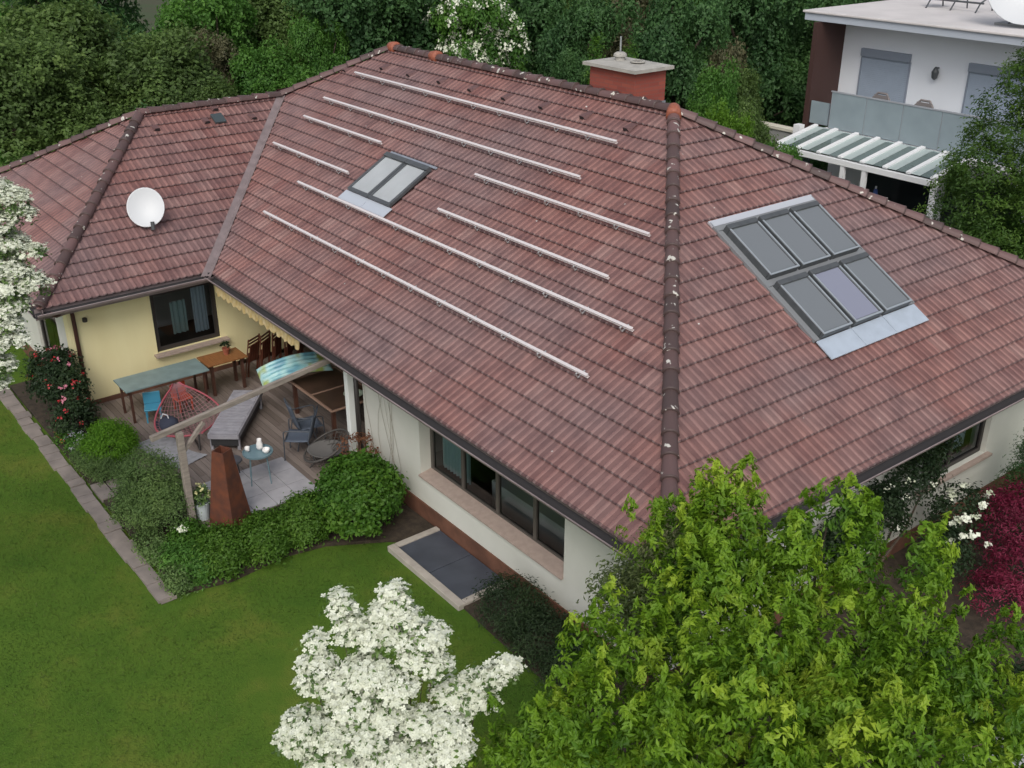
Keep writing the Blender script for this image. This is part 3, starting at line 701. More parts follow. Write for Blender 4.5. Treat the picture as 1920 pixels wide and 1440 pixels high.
# satellite dish on the wing roof
t = thing('satellite_dish', (-14.75, -.72, .80), 'white satellite dish on the wing roof', 'satellite dish')
dd = Vector((.80, -.36, .47)).normalized()   # direction the dish faces
q = dd.to_track_quat('Z', 'Y').to_matrix().to_4x4()
b = MB(); prof = [(.001, 0)]+[(r_, .42*r_*r_) for r_ in (.08, .16, .24, .32, .38, .40)]+[(.405, .055), (.39, .045), (.30, .02), (.15, -.005), (.001, -.015)]
b.lathe(prof, (0, 0, 0), 36, cap=False)
dsh = b.build('dish', mat('white dish paint', (.54, .56, .58), .4), t, smooth=True); dsh.matrix_local = Matrix.Translation((-.05, .05, .36)) @ q @ Matrix.Diagonal((.95, 1.05, 1, 1))
b = MB(); b.tube([(.02, -.05, -.25), (.0, 0, .0), (-.12, .06, .35)], .025, 8); b.build('mast', M_GFRAME, t, smooth=True)
b = MB(); b.tube([(-.02, .0, -.12), (.12, .05, -.10), (.30, .02, .02)], .020, 6); b.build('feed_arm', M_GFRAME, t)
b = MB(); b.tube([(.30, .02, -.02), (.27, .03, .14)], .042, 10); b.build('receiver', M_GFRAME, t)
# valance awning under the main eave (yellow scalloped edge)
t = thing('awning', (0, 0, 0), 'rolled up awning with yellow scalloped valance under the front eave', 'awning')
V = []; F = []; N = 120
for i in range(N+1):
    x_ = -13.2+(3.75)*i/N; sc_ = abs(math.sin(i/N*math.pi*15))
    V += [(x_, -.0+.012*math.sin(i*1.3), -.22), (x_, -.02+.012*math.sin(i*1.3), -.40-.07*sc_)]
F = [(2*i, 2*i+2, 2*i+3, 2*i+1) for i in range(N)]
mesh('valance', V, F, mat('yellow awning cloth', (.48, .35, .14), .8, col2=(.58, .47, .27), nscale=9), t)
MB().box(-13.2, .12, -.30, -9.4, .28, -.205).build('cassette', mat('awning box', (.45, .42, .36), .5), t, bevel=.02)


# ================================================================ TERRACE THINGS
wood_o = mat('orange brown wood', (.30, .13, .045), .5, col2=(.22, .09, .03), nscale=5, stretch=(1, 8, 1))
wood_d = mat('dark brown wood', (.085, .035, .022), .6, noise=.3, nscale=6)
wood_g = mat('silver grey wood', (.30, .26, .225), .85, col2=(.20, .17, .145), nscale=3, stretch=(6, 1, 6))
wood_gr = mat('grey slatted wood', (.34, .33, .36), .8, noise=.2, nscale=6)
green_t = mat('grey green table top', (.21, .285, .28), .5, noise=.2, nscale=4)
def table(name, x0, y0, x1, y1, z, top, leg, label, lw=.06, th=.035, slats=0, axis='y'):
    t = thing(name, ((x0+x1)/2, (y0+y1)/2, DZ), label, 'table'); w, d = (x1-x0)/2, (y1-y0)/2; hz = z-DZ
    b = MB()
    if slats:
        n_ = slats
        for i in range(n_):
            if axis == 'y': a = -w+2*w*i/n_; b.box(a, -d, hz-th, a+2*w/n_-.006, d, hz)
            else: a = -d+2*d*i/n_; b.box(-w, a, hz-th, w, a+2*d/n_-.006, hz)
    else: b.box(-w, -d, hz-th, w, d, hz)
    b.build('tabletop', top, t, bevel=.006)
    b = MB(); b.box(-w+.06, -d+.05, hz-th-.08, w-.06, -d+.075, hz-th-.001); b.box(-w+.06, d-.075, hz-th-.08, w-.06, d-.05, hz-th-.001); b.build('apron', leg, t)
    for sx_ in (-1, 1):
        for sy_ in (-1, 1):
            cx_, cy_ = sx_*(w-.06-lw/2), sy_*(d-.08-lw/2)
            MB().box(cx_-lw/2, cy_-lw/2, 0, cx_+lw/2, cy_+lw/2, hz-th-.001).build('leg', leg, t)
    return t
table('side_table', -13.28, -2.38, -12.55, -.62, -1.79, green_t, wood_d, 'long grey green table against the yellow wall', lw=.045)
table('wooden_table', -13.32, -.58, -12.72, .32, -1.80, wood_o, wood_d, 'orange brown wooden table against the wall beside the grey green one')
t = thing('flower_pot', (-13.08, .0, -1.80), 'small terracotta pot on the orange brown wooden table', 'flower pot')
b = MB(); b.lathe([(.05, 0), (.075, .12), (.085, .12), (.085, .15), (.07, .15), (.065, .12)], (0, 0, 0), 16); b.build('pot', M_ORANGE, t, smooth=False)
P_, O_, K_ = lobes_points([(0, 0, .2, .09, .09, .08)], 14, 12, .02); leaves_mesh('plant', P_, .05, .6, LEAF['rose'], t, out=O_, rnd=K_)
# dining table with dark inset panels under the eave
t = thing('dining_table', (-10.2, 1.0, DZ), 'large brown garden table with dark inset panels under the eave', 'table')
b = MB(); w, d, hz = .90, .56, .75
for (a0, a1, c0, c1) in ((-w, w, -d, -d+.06), (-w, w, d-.06, d), (-w, -w+.06, -d+.06, d-.06), (w-.06, w, -d+.06, d-.06), (-.03, .03, -d+.06, d-.06)): b.box(a0, c0, hz-.035, a1, c1, hz)
b.build('table_frame', mat('worn brown edge', (.26, .165, .12), .6), t, bevel=.012)
for x0_ in (-w+.06, .03): MB().box(x0_+.001, -d+.061, hz-.028, x0_+w-.092, d-.061, hz-.006).build('panel', mat('dark table panel', (.075, .045, .032), .35, noise=.3, nscale=5), t)
for sx_ in (-1, 1):
    for sy_ in (-1, 1): MB().box(sx_*(w-.1)-.035, sy_*(d-.09)-.035, 0, sx_*(w-.1)+.035, sy_*(d-.09)+.035, hz-.036).build('leg', wood_d, t)
t = thing('bowl', (-9.62, 1.12, -1.80), 'pale green shallow bowl on the brown garden table', 'bowl')
MB().lathe([(.05, 0), (.16, .03), (.20, .075), (.185, .07), (.05, .015)], (0, 0, 0), 20).build('bowl_body', mat('pale green glaze', (.42, .50, .38), .3), t, smooth=True)

# stack of folding wooden chairs leaning at the yellow wall
def folding_chair(label, loc, rz, lean):
    t = thing('folding_chair', loc, label, 'chair', 'folded brown wooden chairs by the yellow wall', rz); t.rotation_euler = (lean, 0, rz)
    for sx_ in (-.21, .21):
        MB().bar((sx_, 0, 0), (sx_*.92, .02, .95), .035, .024).build('leg', wood_d2, t)
        MB().bar((sx_*.82, .05, .02), (sx_*.80, .035, .62), .035, .024).build('leg', wood_d2, t)
    b = MB()
    for i in range(4): b.box(-.17+i*.088, .045, .38, -.17+i*.088+.072, .062, .80)
    b.build('seat', wood_d2, t); b = MB()
    for z_ in (.74, .82, .90): b.box(-.195, .0, z_-.02, .195, .014, z_+.02)
    b.build('backrest', wood_d2, t); return t
wood_d2 = mat('red brown wood', (.15, .045, .025), .5, noise=.35, nscale=7)
cl = ['folded red brown chair at the left end of the stack by the yellow wall', 'second folded red brown chair from the left in the stack', 'middle folded red brown chair of the stack', 'fourth folded red brown chair, taller in the stack', 'folded red brown chair at the right end, nearest the dining table']
for i, lb in enumerate(cl):
    folding_chair(lb, (-13.35+.10*i, .62+.26*i, DZ), R(-62+6*i), R(-10+3*i)).scale = (1, 1, 1.0+.05*(i % 3))
# air mattress: turquoise with yellow green patches, leaning on the table
t = thing('air_mattress', (-10.85, .50, -1.50), 'turquoise and yellow green air mattress propped beside the dining table', 'air mattress', rz=R(78))
def mattm():
    m = mat('printed turquoise vinyl', (.18, .50, .55), .35); n = m.node_tree.nodes; l = m.node_tree.links
    tc = n.new('ShaderNodeTexCoord'); t_ = n.new('ShaderNodeTexNoise'); t_.inputs['Scale'].default_value = 3.2; t_.inputs['Detail'].default_value = 1; l.new(tc.outputs['Object'], t_.inputs['Vector'])
    r = n.new('ShaderNodeValToRGB'); l.new(t_.outputs['Fac'], r.inputs[0]); e_ = r.color_ramp.elements; e_[0].position = .36; e_[0].color = (.12, .30, .38, 1); e_[1].position = .68; e_[1].color = (.30, .37, .10, 1)
    x = e_.new(.46); x.color = (.26, .50, .52, 1); x = e_.new(.56); x.color = (.36, .55, .55, 1)
    l.new(r.outputs[0], n['Principled BSDF'].inputs['Base Color']); return m
V = []; F = []; nx_, ny_ = 26, 40
for i in range(nx_+1):
    for j in range(ny_+1):
        u = i/nx_*2-1; v_ = j/ny_*2-1; e_ = max(0, 1-abs(u)**6)*max(0, 1-abs(v_)**8)
        rib = .65+.35*abs(math.cos(u*math.pi*2.5)); th_ = .075*(e_**.5)*rib; bend = .16*(1-v_*v_)
        V += [(v_*.72, u*.25, bend+th_*1.3), (v_*.72, u*.25, bend-th_)]
for i in range(nx_):
    for j in range(ny_):
        a = (i*(ny_+1)+j)*2; c = ((i+1)*(ny_+1)+j)*2
        F += [(a, c, c+2, a+2), (a+1, a+3, c+3, c+1)]
o = mesh('mattress', V, F, mattm(), t, smooth=True); o.rotation_euler = (R(28), R(-4), 0)

# grey slatted sun lounger
t = thing('sun_lounger', (-11.15, -.72, DZ), 'grey slatted wooden sun lounger in the middle of the terrace', 'sun lounger', rz=R(140.5))
b = MB()
for i in range(16): b.box(-.95+i*.12, -.27, .36, -.95+i*.12+.10, .27, .385)
b.build('lying_surface', wood_gr, t)
b = MB(); b.box(-.97, -.30, .27, .97, -.272, .375); b.box(-.97, .272, .27, .97, .30, .375); b.box(-.97, -.27, .27, -.945, .27, .355); b.box(.945, -.27, .27, .97, .27, .355); b.build('frame', wood_gr, t)
b = MB(); b.box(-.92, -.262, .10, .92, .262, .262); b.build('under_box', mat('dark drawer', (.03, .03, .032), .6), t)
for sx_ in (-.9, .84):
    for sy_ in (-.29, .235): MB().box(sx_, sy_, 0, sx_+.06, sy_+.055, .268).build('leg', wood_gr, t)
# pergola post and beam
t = thing('timber_frame', (-8.34, -2.85, GZ), 'grey weathered timber post with a beam running up to the eave', 'timber frame')
MB().box(-.055, -.055, 0, .055, .055, 2.05).build('post', wood_g, t, bevel=.008)
b = MB(); b.bar((.02, -.48, 2.09), (-.42, 3.13, 2.36), .075, .095); b.build('beam', wood_g, t, bevel=.008)
MB().bar((0, .0, 1.65), (-.06, .45, 2.07), .06, .06).build('brace', wood_g, t)
# corten garden fireplace
t = thing('garden_fireplace', (-8.06, -2.28, DZ), 'tall tapering rust brown steel garden fireplace on the terrace edge', 'fireplace', rz=R(28))
b = MB(); s0, s1, hh = .25, .115, 1.40; z1_ = .38
def sq(s_, z_): return [(-s_, -s_, z_), (s_, -s_, z_), (s_, s_, z_), (-s_, s_, z_)]
sm = s0+(s1-s0)*z1_/hh
vs = sq(s0, .04)+sq(s1, hh)+sq(s1-.012, hh)+sq(s1-.02, hh-.35)
fs = [(i, (i+1) % 4, 4+(i+1) % 4, 4+i) for i in range(4)]+[(4+i, 4+(i+1) % 4, 8+(i+1) % 4, 8+i) for i in range(4)]+[(8+i, 8+(i+1) % 4, 12+(i+1) % 4, 12+i) for i in range(4)]+[(3, 2, 1, 0)]
b.add(vs, fs); b.build('chimney_body', M_RUST, t)
MB().add(sq(s1-.021, hh-.34), [(0, 1, 2, 3)]).build('flue_sheet', M_GUTIN, t)  # dark sheet across the flue, below its mouth
MB().box(-.27, -.27, 0, .27, .27, .038).build('base_plate', M_RUST, t)
b = MB(); b.box(-.15, .215, .10, .15, .246, .44); b.build('fire_opening', M_GUTIN, t)
# grey garden chair with arms
def metal_chair():
    t = thing('garden_chair', (-9.38, -.22, DZ), 'slate grey metal garden chair with armrests facing the fireplace', 'chair', rz=R(-38)); m = mat('slate grey metal', (.06, .07, .085), .45)
    fab = mat('slate textile', (.085, .105, .14), .7)
    for sx_ in (-.27, .27):
        b = MB(); b.tube([(sx_, -.27, 0), (sx_, -.25, .62), (sx_, -.20, .65), (sx_, .24, .64)], .012, 7); b.build('leg', m, t)
        b = MB(); b.tube([(sx_, .30, 0), (sx_, .20, .42), (sx_*.9, .33, .92)], .012, 7); b.build('leg', m, t)
    V = []; F = []; k = 10
    for i in range(k+1):
        for j in range(7):
            u = j/6*2-1; y_ = -.25+.46*i/k; V.append((u*.25, y_, .43-.02*(1-u*u)-.01*math.sin(i/k*3)))
    F = [(i*7+j, i*7+j+1, (i+1)*7+j+1, (i+1)*7+j) for i in range(k) for j in range(6)]
    o = mesh('seat', V, F, fab, t, smooth=True); o.modifiers.new('s', 'SOLIDIFY').thickness = .015
    V = []
    for i in range(k+1):
        for j in range(7):
            u = j/6*2-1; s_ = i/k; V.append((u*.235, .21+.12*s_+.02*(1-u*u), .44+.48*s_))
    o = mesh('backrest', V, F, fab, t, smooth=True); o.modifiers.new('s', 'SOLIDIFY').thickness = .012
    b = MB(); b.tube([(-.27, -.25, .42), (.27, -.25, .42)], .011, 6); b.tube([(-.25, .33, .93), (.25, .33, .93)], .011, 6); b.build('cross_rail', m, t)
    return t
metal_chair()
t2 = thing('garden_chair', (-9.75, .12, DZ), 'slate grey metal garden chair tucked under the dining table', 'chair', rz=R(170))
src = [o for o in C.objects if o.get('label') == 'slate grey metal garden chair with armrests facing the fireplace'][0]
for chd in list(src.children): copy_tree(chd, t2)
# round wicker lounge chair
t = thing('wicker_chair', (-8.72, -.02, DZ), 'round dark wicker lounge chair beside the pale post', 'chair', rz=R(-20)); mw = mat('dark wicker', (.06, .055, .05), .7)
b = MB(); ring = [(.42*math.cos(a), .42*math.sin(a)*1.0, .42+.20*math.sin(a)) for a in [2*math.pi*i/32 for i in range(33)]]
b.tube(ring, .022, 8, cap=False); b.build('rim', mw, t, smooth=True)
b = MB()
for i in range(18):
    a = 2*math.pi*i/18; p_ = (.42*math.cos(a), .42*math.sin(a), .42+.20*math.sin(a)); m_ = (.25*math.cos(a), .25*math.sin(a), .27+.12*math.sin(a)); b.tube([p_, m_, (0.0, 0.0, .22)], .007, 5)
for r_ in (.12, .22, .31, .38): b.tube([(r_*math.cos(a), r_*math.sin(a), .22+.20*(r_/.42)**1.6+.20*math.sin(a)*r_/.42) for a in [2*math.pi*i/24 for i in range(25)]], .006, 5, cap=False)
b.build('basket', mw, t)
o = MB().lathe([(.001, .245), (.2, .26), (.33, .33), (.36, .37), (.33, .355), (.18, .30), (.001, .285)], (0, 0, 0), 24, cap=False).build('cushion', mat('grey cushion', (.12, .115, .11), .9), t, smooth=True)
for a in (.5, 2.6, 4.7): MB().tube([(.10*math.cos(a), .10*math.sin(a), .24), (.34*math.cos(a), .34*math.sin(a), 0)], .013, 6).build('leg', mw, t)
# small round tea table and cups
t = thing('tea_table', (-8.95, -1.28, DZ), 'small round blue grey metal tea table on the pale paving', 'table'); mt_ = mat('blue grey metal', (.14, .22, .25), .4)
MB().lathe([(.001, .60), (.27, .60), (.275, .61), (.275, .635), (.262, .635), (.262, .615), (.001, .615)], (0, 0, 0), 28, cap=False).build('tabletop', mt_, t, smooth=False)
for a in (.4, 1.97, 3.54, 5.11): MB().tube([(.20*math.cos(a), .20*math.sin(a), .60), (.25*math.cos(a), .25*math.sin(a), 0)], .011, 6).build('leg', mt_, t)
cupm = mat('white china', (.82, .80, .78), .25)
for (x_, y_, h_, r_, nm, lb) in ((-9.08, -1.42, .09, .045, 'cup', 'white cup on the left of the tea table'), (-8.83, -1.17, .085, .065, 'bowl', 'white bowl on the right of the tea table'), (-9.02, -1.20, .20, .05, 'teapot', 'tall white jug in the middle of the tea table')):
    t = thing(nm, (x_, y_, DZ+.617), lb, nm.replace('teapot', 'jug'))
    if nm == 'teapot':
        MB().lathe([(.045, 0), (.065, .05), (.06, .12), (.04, .17), (.045, .21), (.038, .21), (.03, .16)], (0, 0, 0), 18).build('body', cupm, t, smooth=True)
        MB().tube([(.05, 0, .17), (.10, 0, .15), (.10, 0, .08), (.06, 0, .05)], .008, 6).build('handle', cupm, t)
    else:
        MB().lathe([(r_*.6, 0), (r_, h_*.5), (r_*1.05, h_), (r_*.93, h_), (r_*.85, h_*.5), (r_*.4, .01)], (0, 0, 0), 18).build('body', cupm, t, smooth=True)
        if nm == 'cup': MB().tube([(r_, 0, h_*.8), (r_+.035, 0, h_*.6), (r_, 0, h_*.3)], .006, 6).build('handle', cupm, t)
t = thing('stool', (-9.35, -1.62, DZ), 'low dark grey stool between the fireplace and the tea table', 'stool')
MB().lathe([(.001, .36), (.17, .36), (.18, .375), (.17, .40), (.001, .40)], (0, 0, 0), 20, cap=False).build('seat', mat('dark seat pad', (.07, .07, .08), .8), t)
for a in (0, 2.09, 4.19): MB().tube([(.11*math.cos(a), .11*math.sin(a), .36), (.17*math.cos(a), .17*math.sin(a), 0)], .012, 6).build('leg', M_DFRAME, t)
# pale rug by the post
V = []; F = []; n1, n2 = 24, 14
for i in range(n1+1):
    for j in range(n2+1):
        u = i/n1; v_ = j/n2; V.append((-1+2*u*1.0, -.42+.84*v_+.05*math.sin(u*7), .012+.010*math.sin(u*9+v_*5)+.02*max(0, u-.85)*5*random.random()))
F = [(i*(n2+1)+j, (i+1)*(n2+1)+j, (i+1)*(n2+1)+j+1, i*(n2+1)+j+1) for i in range(n1) for j in range(n2)]
o = mesh('rug', V, F, mat('pale grey rug', (.33, .33, .345), .95, noise=.25, nscale=6), None, smooth=True); o.location = (-11.05, -2.2, DZ+.004); o.rotation_euler = (0, 0, R(14)); o.scale = (.72, .8, 1)
tag(o, 'pale grey rug on the deck beneath the red hammock', 'rug')
# red hammock on low frame
t = thing('hammock', (-11.85, -1.75, DZ), 'red string hammock hanging in a low frame in front of the grey green table', 'hammock'); mr = mat('red cord', (.36, .08, .10), .7)
PA = Vector((-.62, .36, .70)); PB = Vector((1.02, .10, .30))
def hp(u, v_):
    p_ = PA.lerp(PB, u); side = Vector((-.05, .95, 0)); wid = .72*math.sin(math.pi*min(max(u, .02), .98))**.85
    return p_+side*(v_*wid)+Vector((0, 0, -.42*math.sin(math.pi*u)+.20*v_*v_*math.sin(math.pi*u)))
b = MB()
for v_ in (-1, 1): b.tube([hp(i/20, v_) for i in range(21)], .020, 6)
b.build('edge_rope', mr, t, smooth=True)
b = MB()
for k in range(-7, 8): b.tube([hp(i/16, k/8) for i in range(17)], .006, 4)
for i in range(1, 24): b.tube([hp(i/24, k/6-1) for k in range(13)], .005, 4)
b.build('net', mat('pink cord', (.30, .15, .16), .8), t)
b = MB(); b.tube([PA, PA+Vector((-.1, .05, -.72))], .02, 8); b.tube([PB, PB+Vector((.1, -.05, -.29))], .02, 8); b.tube([PA+Vector((-.1, .05, -.70)), PB+Vector((.1, -.05, -.28))], .02, 8)
b.tube([PA+Vector((-.5, -.4, -.7)), PA+Vector((-.1, .05, -.70)), PA+Vector((.3, .5, -.7))], .02, 8); b.build('stand', M_DFRAME, t)
t = thing('bag', (-11.75, -1.95, DZ+.12), 'dark navy bag lying in the red hammock', 'bag', rz=.4)
V = []; F = []
b = MB(); b.lathe([(.001, 0), (.20, .01), (.26, .08), (.24, .17), (.15, .23), (.001, .25)], (0, 0, 0), 18, cap=False)
b.v = [(x*(1+.18*math.sin(5*y+3*z)), y*.7*(1+.2*math.sin(7*x)), z*(1+.25*math.sin(6*x+4*y))) for x, y, z in b.v]
b.build('bag_body', mat('navy cloth', (.035, .04, .065), .85), t, smooth=True)
b = MB(); b.tube([(-.12, 0, .2), (-.06, .02, .32), (.06, .02, .32), (.12, 0, .2)], .012, 6); b.build('strap', mat('white strap', (.6, .6, .62), .7), t)
# children's chairs under the green table
def kid_chair(loc, rz, m, label):
    t = thing('child_chair', loc, label, 'chair', 'plastic children chairs under the grey green table', rz)
    b = MB(); b.box(-.17, -.16, .26, .17, .16, .30); b.build('seat', m, t, bevel=.015)
    V = []; 
    b = MB(); b.box(-.17, .135, .301, .17, .165, .56); b.build('backrest', m, t, bevel=.015)
    for sx_ in (-.15, .12):
        for sy_ in (-.15, .12): MB().box(sx_, sy_, 0, sx_+.03, sy_+.03, .259).build('leg', m, t)
    return t
kid_chair((-12.55, -1.9, DZ), R(70), mat('blue plastic', (.06, .26, .38), .4), 'blue plastic children chair at the left end of the grey green table')
kid_chair((-12.62, -1.25, DZ), R(95), mat('orange red plastic', (.55, .08, .03), .4), 'orange red plastic children chair at the middle of the grey green table')
# planter with pale yellow flowers by the fireplace
def planter(loc, label, m, r, h_, petal, leaf):
    t = thing('planter', loc, label, 'planter'); MB().lathe([(r*.75, 0), (r, h_), (r*1.06, h_), (r*1.06, h_+.03), (r*.92, h_+.03), (r*.9, h_-.02), (.001, h_-.02)], (0, 0, 0), 20, cap=False).build('pot', m, t)
    P_, O_, K_ = lobes_points([(0, 0, h_+.12, r*1.3, r*1.3, .2)], 40, 14, .04); leaves_mesh('plant', P_, .06, .5, leaf, t, out=O_, rnd=K_)
    if petal: P_, O_, K_ = lobes_points([(0, 0, h_+.2, r*1.4, r*1.4, .2)], 14, 8, .015); leaves_mesh('blossom', P_, .04, .9, petal, t, out=O_, rnd=K_)
    return t
planter((-8.42, -2.62, DZ), 'pale grey pot with pale yellow flowers left of the fireplace', mat('pale pot', (.5, .55, .56), .5), .13, .30, PETAL_Y, LEAF['grey'])
t = thing('dead_plant', (-8.05, .30, GZ), 'brown dried shrub at the foot of the cream wall', 'shrub')
b = MB()
for i in range(34):
    a = random.uniform(0, 6.28); r_ = random.uniform(.12, .42); b.tube([(0, 0, 0), (r_*.4*math.cos(a), r_*.4*math.sin(a), .4), (r_*math.cos(a), r_*math.sin(a), random.uniform(.6, 1.05))], [.012, .008, .003], 4)
b.build('stem', mat('dry twigs', (.26, .13, .07), .9), t)
P_, O_, K_ = lobes_points([(0, 0, .8, .4, .4, .3)], 30, 12, .05); leaves_mesh('foliage', P_, .06, .5, leafmat('dry leaves', [(.16, .06, .03), (.24, .10, .05), (.30, .16, .09)]), t, out=O_, rnd=K_)
# bare climber on the cream wall
t = thing('climber', (-7.4, .575, GZ), 'thin bare climbing stems on the cream wall', 'climbing plant'); b = MB()
for i in range(7):
    x_ = random.uniform(-.45, .5); pts = [(x_*.5, 0, .3)]
    for k in range(5): x_ += random.uniform(-.16, .16); pts.append((x_, -.005, .3+.42*(k+1)))
    b.tube(pts, .004, 4)
b.build('stem', mat('grey stem', (.30, .27, .22), .9), t)
# dark slab cellar cover beside the front wall
t = thing('cellar_cover', (-4.95, .05, GZ), 'dark slate covered cellar window shaft beside the cream wall', 'cellar cover')
b = MB(); b.box(-.98, -.50, -.02, 1.10, -.36, .10); b.box(-.98, -.355, -.02, -.86, .50, .10); b.box(.98, -.355, -.02, 1.10, .50, .10); b.build('kerb', mat('kerb stone', (.42, .38, .33), .8, noise=.2, nscale=6), t, bevel=.01)
for i in range(2): MB().box(-.855+i*.92, -.352, .0, -.855+i*.92+.908, .50, .075).build('slab', mat('dark slate slab', (.060, .068, .088), .5, noise=.25, nscale=3), t, bevel=.006)

# ================================================================ PLANTS
def shrub(name, loc, lobes, n, per, size, leaf, label, cat='shrub', cr=.09, aspect=.5, group=None, extra=None, trunk=True, up=.5):
    t = thing(name, loc, label, cat, group)
    P_, O_, K_ = lobes_points(lobes, n, per, cr); leaves_mesh('foliage', P_, size, aspect, leaf, t, out=O_, rnd=np.clip(K_*.6+rng.random(len(K_))*.4, 0, 1), up=up)
    if trunk:
        b = MB(); zc = sum(l[2] for l in lobes)/len(lobes)
        for l in lobes[:6]: b.tube([(0, 0, 0), (l[0]*.6, l[1]*.6, zc*.5), (l[0], l[1], l[2])], [.03, .02, .008], 5)
        b.build('stem', M_TRUNK, t)
    if extra:
        for nm, lb2, n2_, per2, sz2, m2 in extra:
            P_, O_, K_ = lobes_points(lb2, n2_, per2, .03, shell=(.95, 1.05), low=-.1); leaves_mesh(nm, P_, sz2, .9, m2, t, out=O_*1.2, rnd=K_, up=.8)
    return t
shrub('box_ball', (-11.55, -3.12, GZ), [(0, 0, .50, .50, .50, .48)], 620, 22, .035, LEAF['box'], 'bright green clipped ball shrub at the corner of the terrace', cr=.045, aspect=.6)
shrub('lavender', (-11.50, -3.42, GZ), [(-.35, .0, .22, .5, .34, .34), (.15, .05, .24, .5, .36, .36)], 480, 22, .06, LEAF['grey'], 'low grey green lavender mound in front of the bright green ball', cr=.05, aspect=.2, up=1.0)
shrub('rose_bush', (-13.7, -3.22, GZ), [(0, 0, .9, .62, .36, .85), (-.8, -.05, .8, .55, .4, .7), (.55, -.05, .45, .4, .4, .45)], 420, 26, .075, LEAF['rose'], 'tall dark rose bush with red and pink flowers at the wing corner',
      extra=[('blossom', [(0, 0, .9, .66, .42, .88), (-.8, -.05, .8, .58, .44, .74), (.55, -.05, .45, .42, .42, .48)], 26, 9, .05, PETAL_R), ('blossom', [(0, 0, .9, .66, .42, .88)], 12, 8, .05, PETAL_P)])
shrub('flower_clump', (-12.35, -3.42, GZ), [(-.3, 0, .12, .35, .25, .25), (.15, .1, .14, .35, .25, .26)], 120, 16, .05, LEAF['green'], 'low flowering clump with pale lilac flowers left of the bright green ball', cat='flowers', cr=.06,
      extra=[('blossom', [(-.3, 0, .16, .35, .25, .26), (.15, .1, .18, .35, .25, .28)], 60, 7, .03, leafmat('lilac petals', [(.45, .42, .55), (.6, .58, .68), (.7, .7, .74)]))])
shrub('orange_flower', (-13.05, -3.55, GZ), [(0, 0, .12, .22, .2, .22)], 50, 14, .05, LEAF['green'], 'small plant with one orange red flower head beside the path', cat='flowers', cr=.05,
      extra=[('blossom', [(0, 0, .2, .16, .14, .18)], 8, 10, .04, leafmat('orange petals', [(.5, .12, .03), (.6, .16, .05), (.6, .2, .08)]))])
shrub('round_shrub', (-9.05, -3.28, GZ), [(0, 0, .78, .70, .58, .74), (.38, .1, .55, .5, .5, .55), (-.30, 0, .5, .40, .44, .5), (.1, -.25, .5, .5, .4, .5)], 900, 24, .05, LEAF['grey'], 'large rounded grey green shrub between the path and the timber post', cr=.07, aspect=.35)
shrub('peony', (-7.95, -3.10, GZ), [(0, 0, .2, .34, .3, .22), (-.2, .1, .2, .3, .25, .22)], 150, 20, .07, LEAF['hedge'], 'small green plant with one white bloom in front of the fireplace', cr=.07, extra=[('blossom', [(-.05, -.05, .44, .05, .05, .05)], 3, 12, .05, PETAL)])
shrub('low_shrub', (-7.55, -3.35, GZ), [(0, 0, .18, .45, .32, .26), (.35, .1, .14, .35, .3, .22)], 200, 20, .06, LEAF['green'], 'low spreading ground shrub at the end of the path', cr=.07)
shrub('low_shrub', (-8.35, -3.58, GZ), [(0, 0, .14, .5, .22, .2), (.4, .05, .12, .35, .22, .18)], 190, 18, .05, LEAF['grey'], 'thin grey green ground cover between the path and the large rounded shrub', cr=.07)
shrub('low_shrub', (-7.15, -3.62, GZ), [(0, 0, .12, .32, .2, .18)], 90, 18, .05, LEAF['grey'], 'small tuft of ground cover at the very end of the path', cr=.07)
hb = [('leafy green shrub, the left one of the row below the fireplace', (-7.35, -2.80), .48), ('leafy green shrub, the middle one of the row along the terrace', (-7.25, -2.05), .52), ('leafy green shrub, the right one of the row next to the big dark bush', (-7.25, -1.28), .60)]
for lb, (x_, y_), h_ in hb:
    shrub('hedge_shrub', (x_, y_, GZ), [(0, 0, h_*.5, .50, .46, h_*.55), (.22, -.1, h_*.4, .4, .4, h_*.45), (-.2, .15, h_*.5, .4, .4, h_*.5)], 330, 24, .06, LEAF['fresh'], lb, cr=.07, group='shrubs in the row along the terrace')
shrub('big_bush', (-6.95, -.40, GZ), [(0, 0, .62, .72, .66, .62), (.35, -.2, .5, .55, .5, .5), (-.35, .2, .65, .5, .5, .5), (.1, .35, .6, .5, .4, .5)], 560, 26, .085, LEAF['hedge'], 'big dark green broad leaved bush left of the slate cellar cover', cr=.08, aspect=.6)
shrub('dark_shrub', (-3.05, -.02, GZ), [(0, 0, .35, .62, .5, .45), (.75, -.05, .3, .6, .48, .4), (1.5, -.1, .3, .5, .45, .4)], 520, 26, .06, LEAF['rose'], 'dark low shrub against the plinth right of the cellar cover', cr=.08, aspect=.25, up=.8)

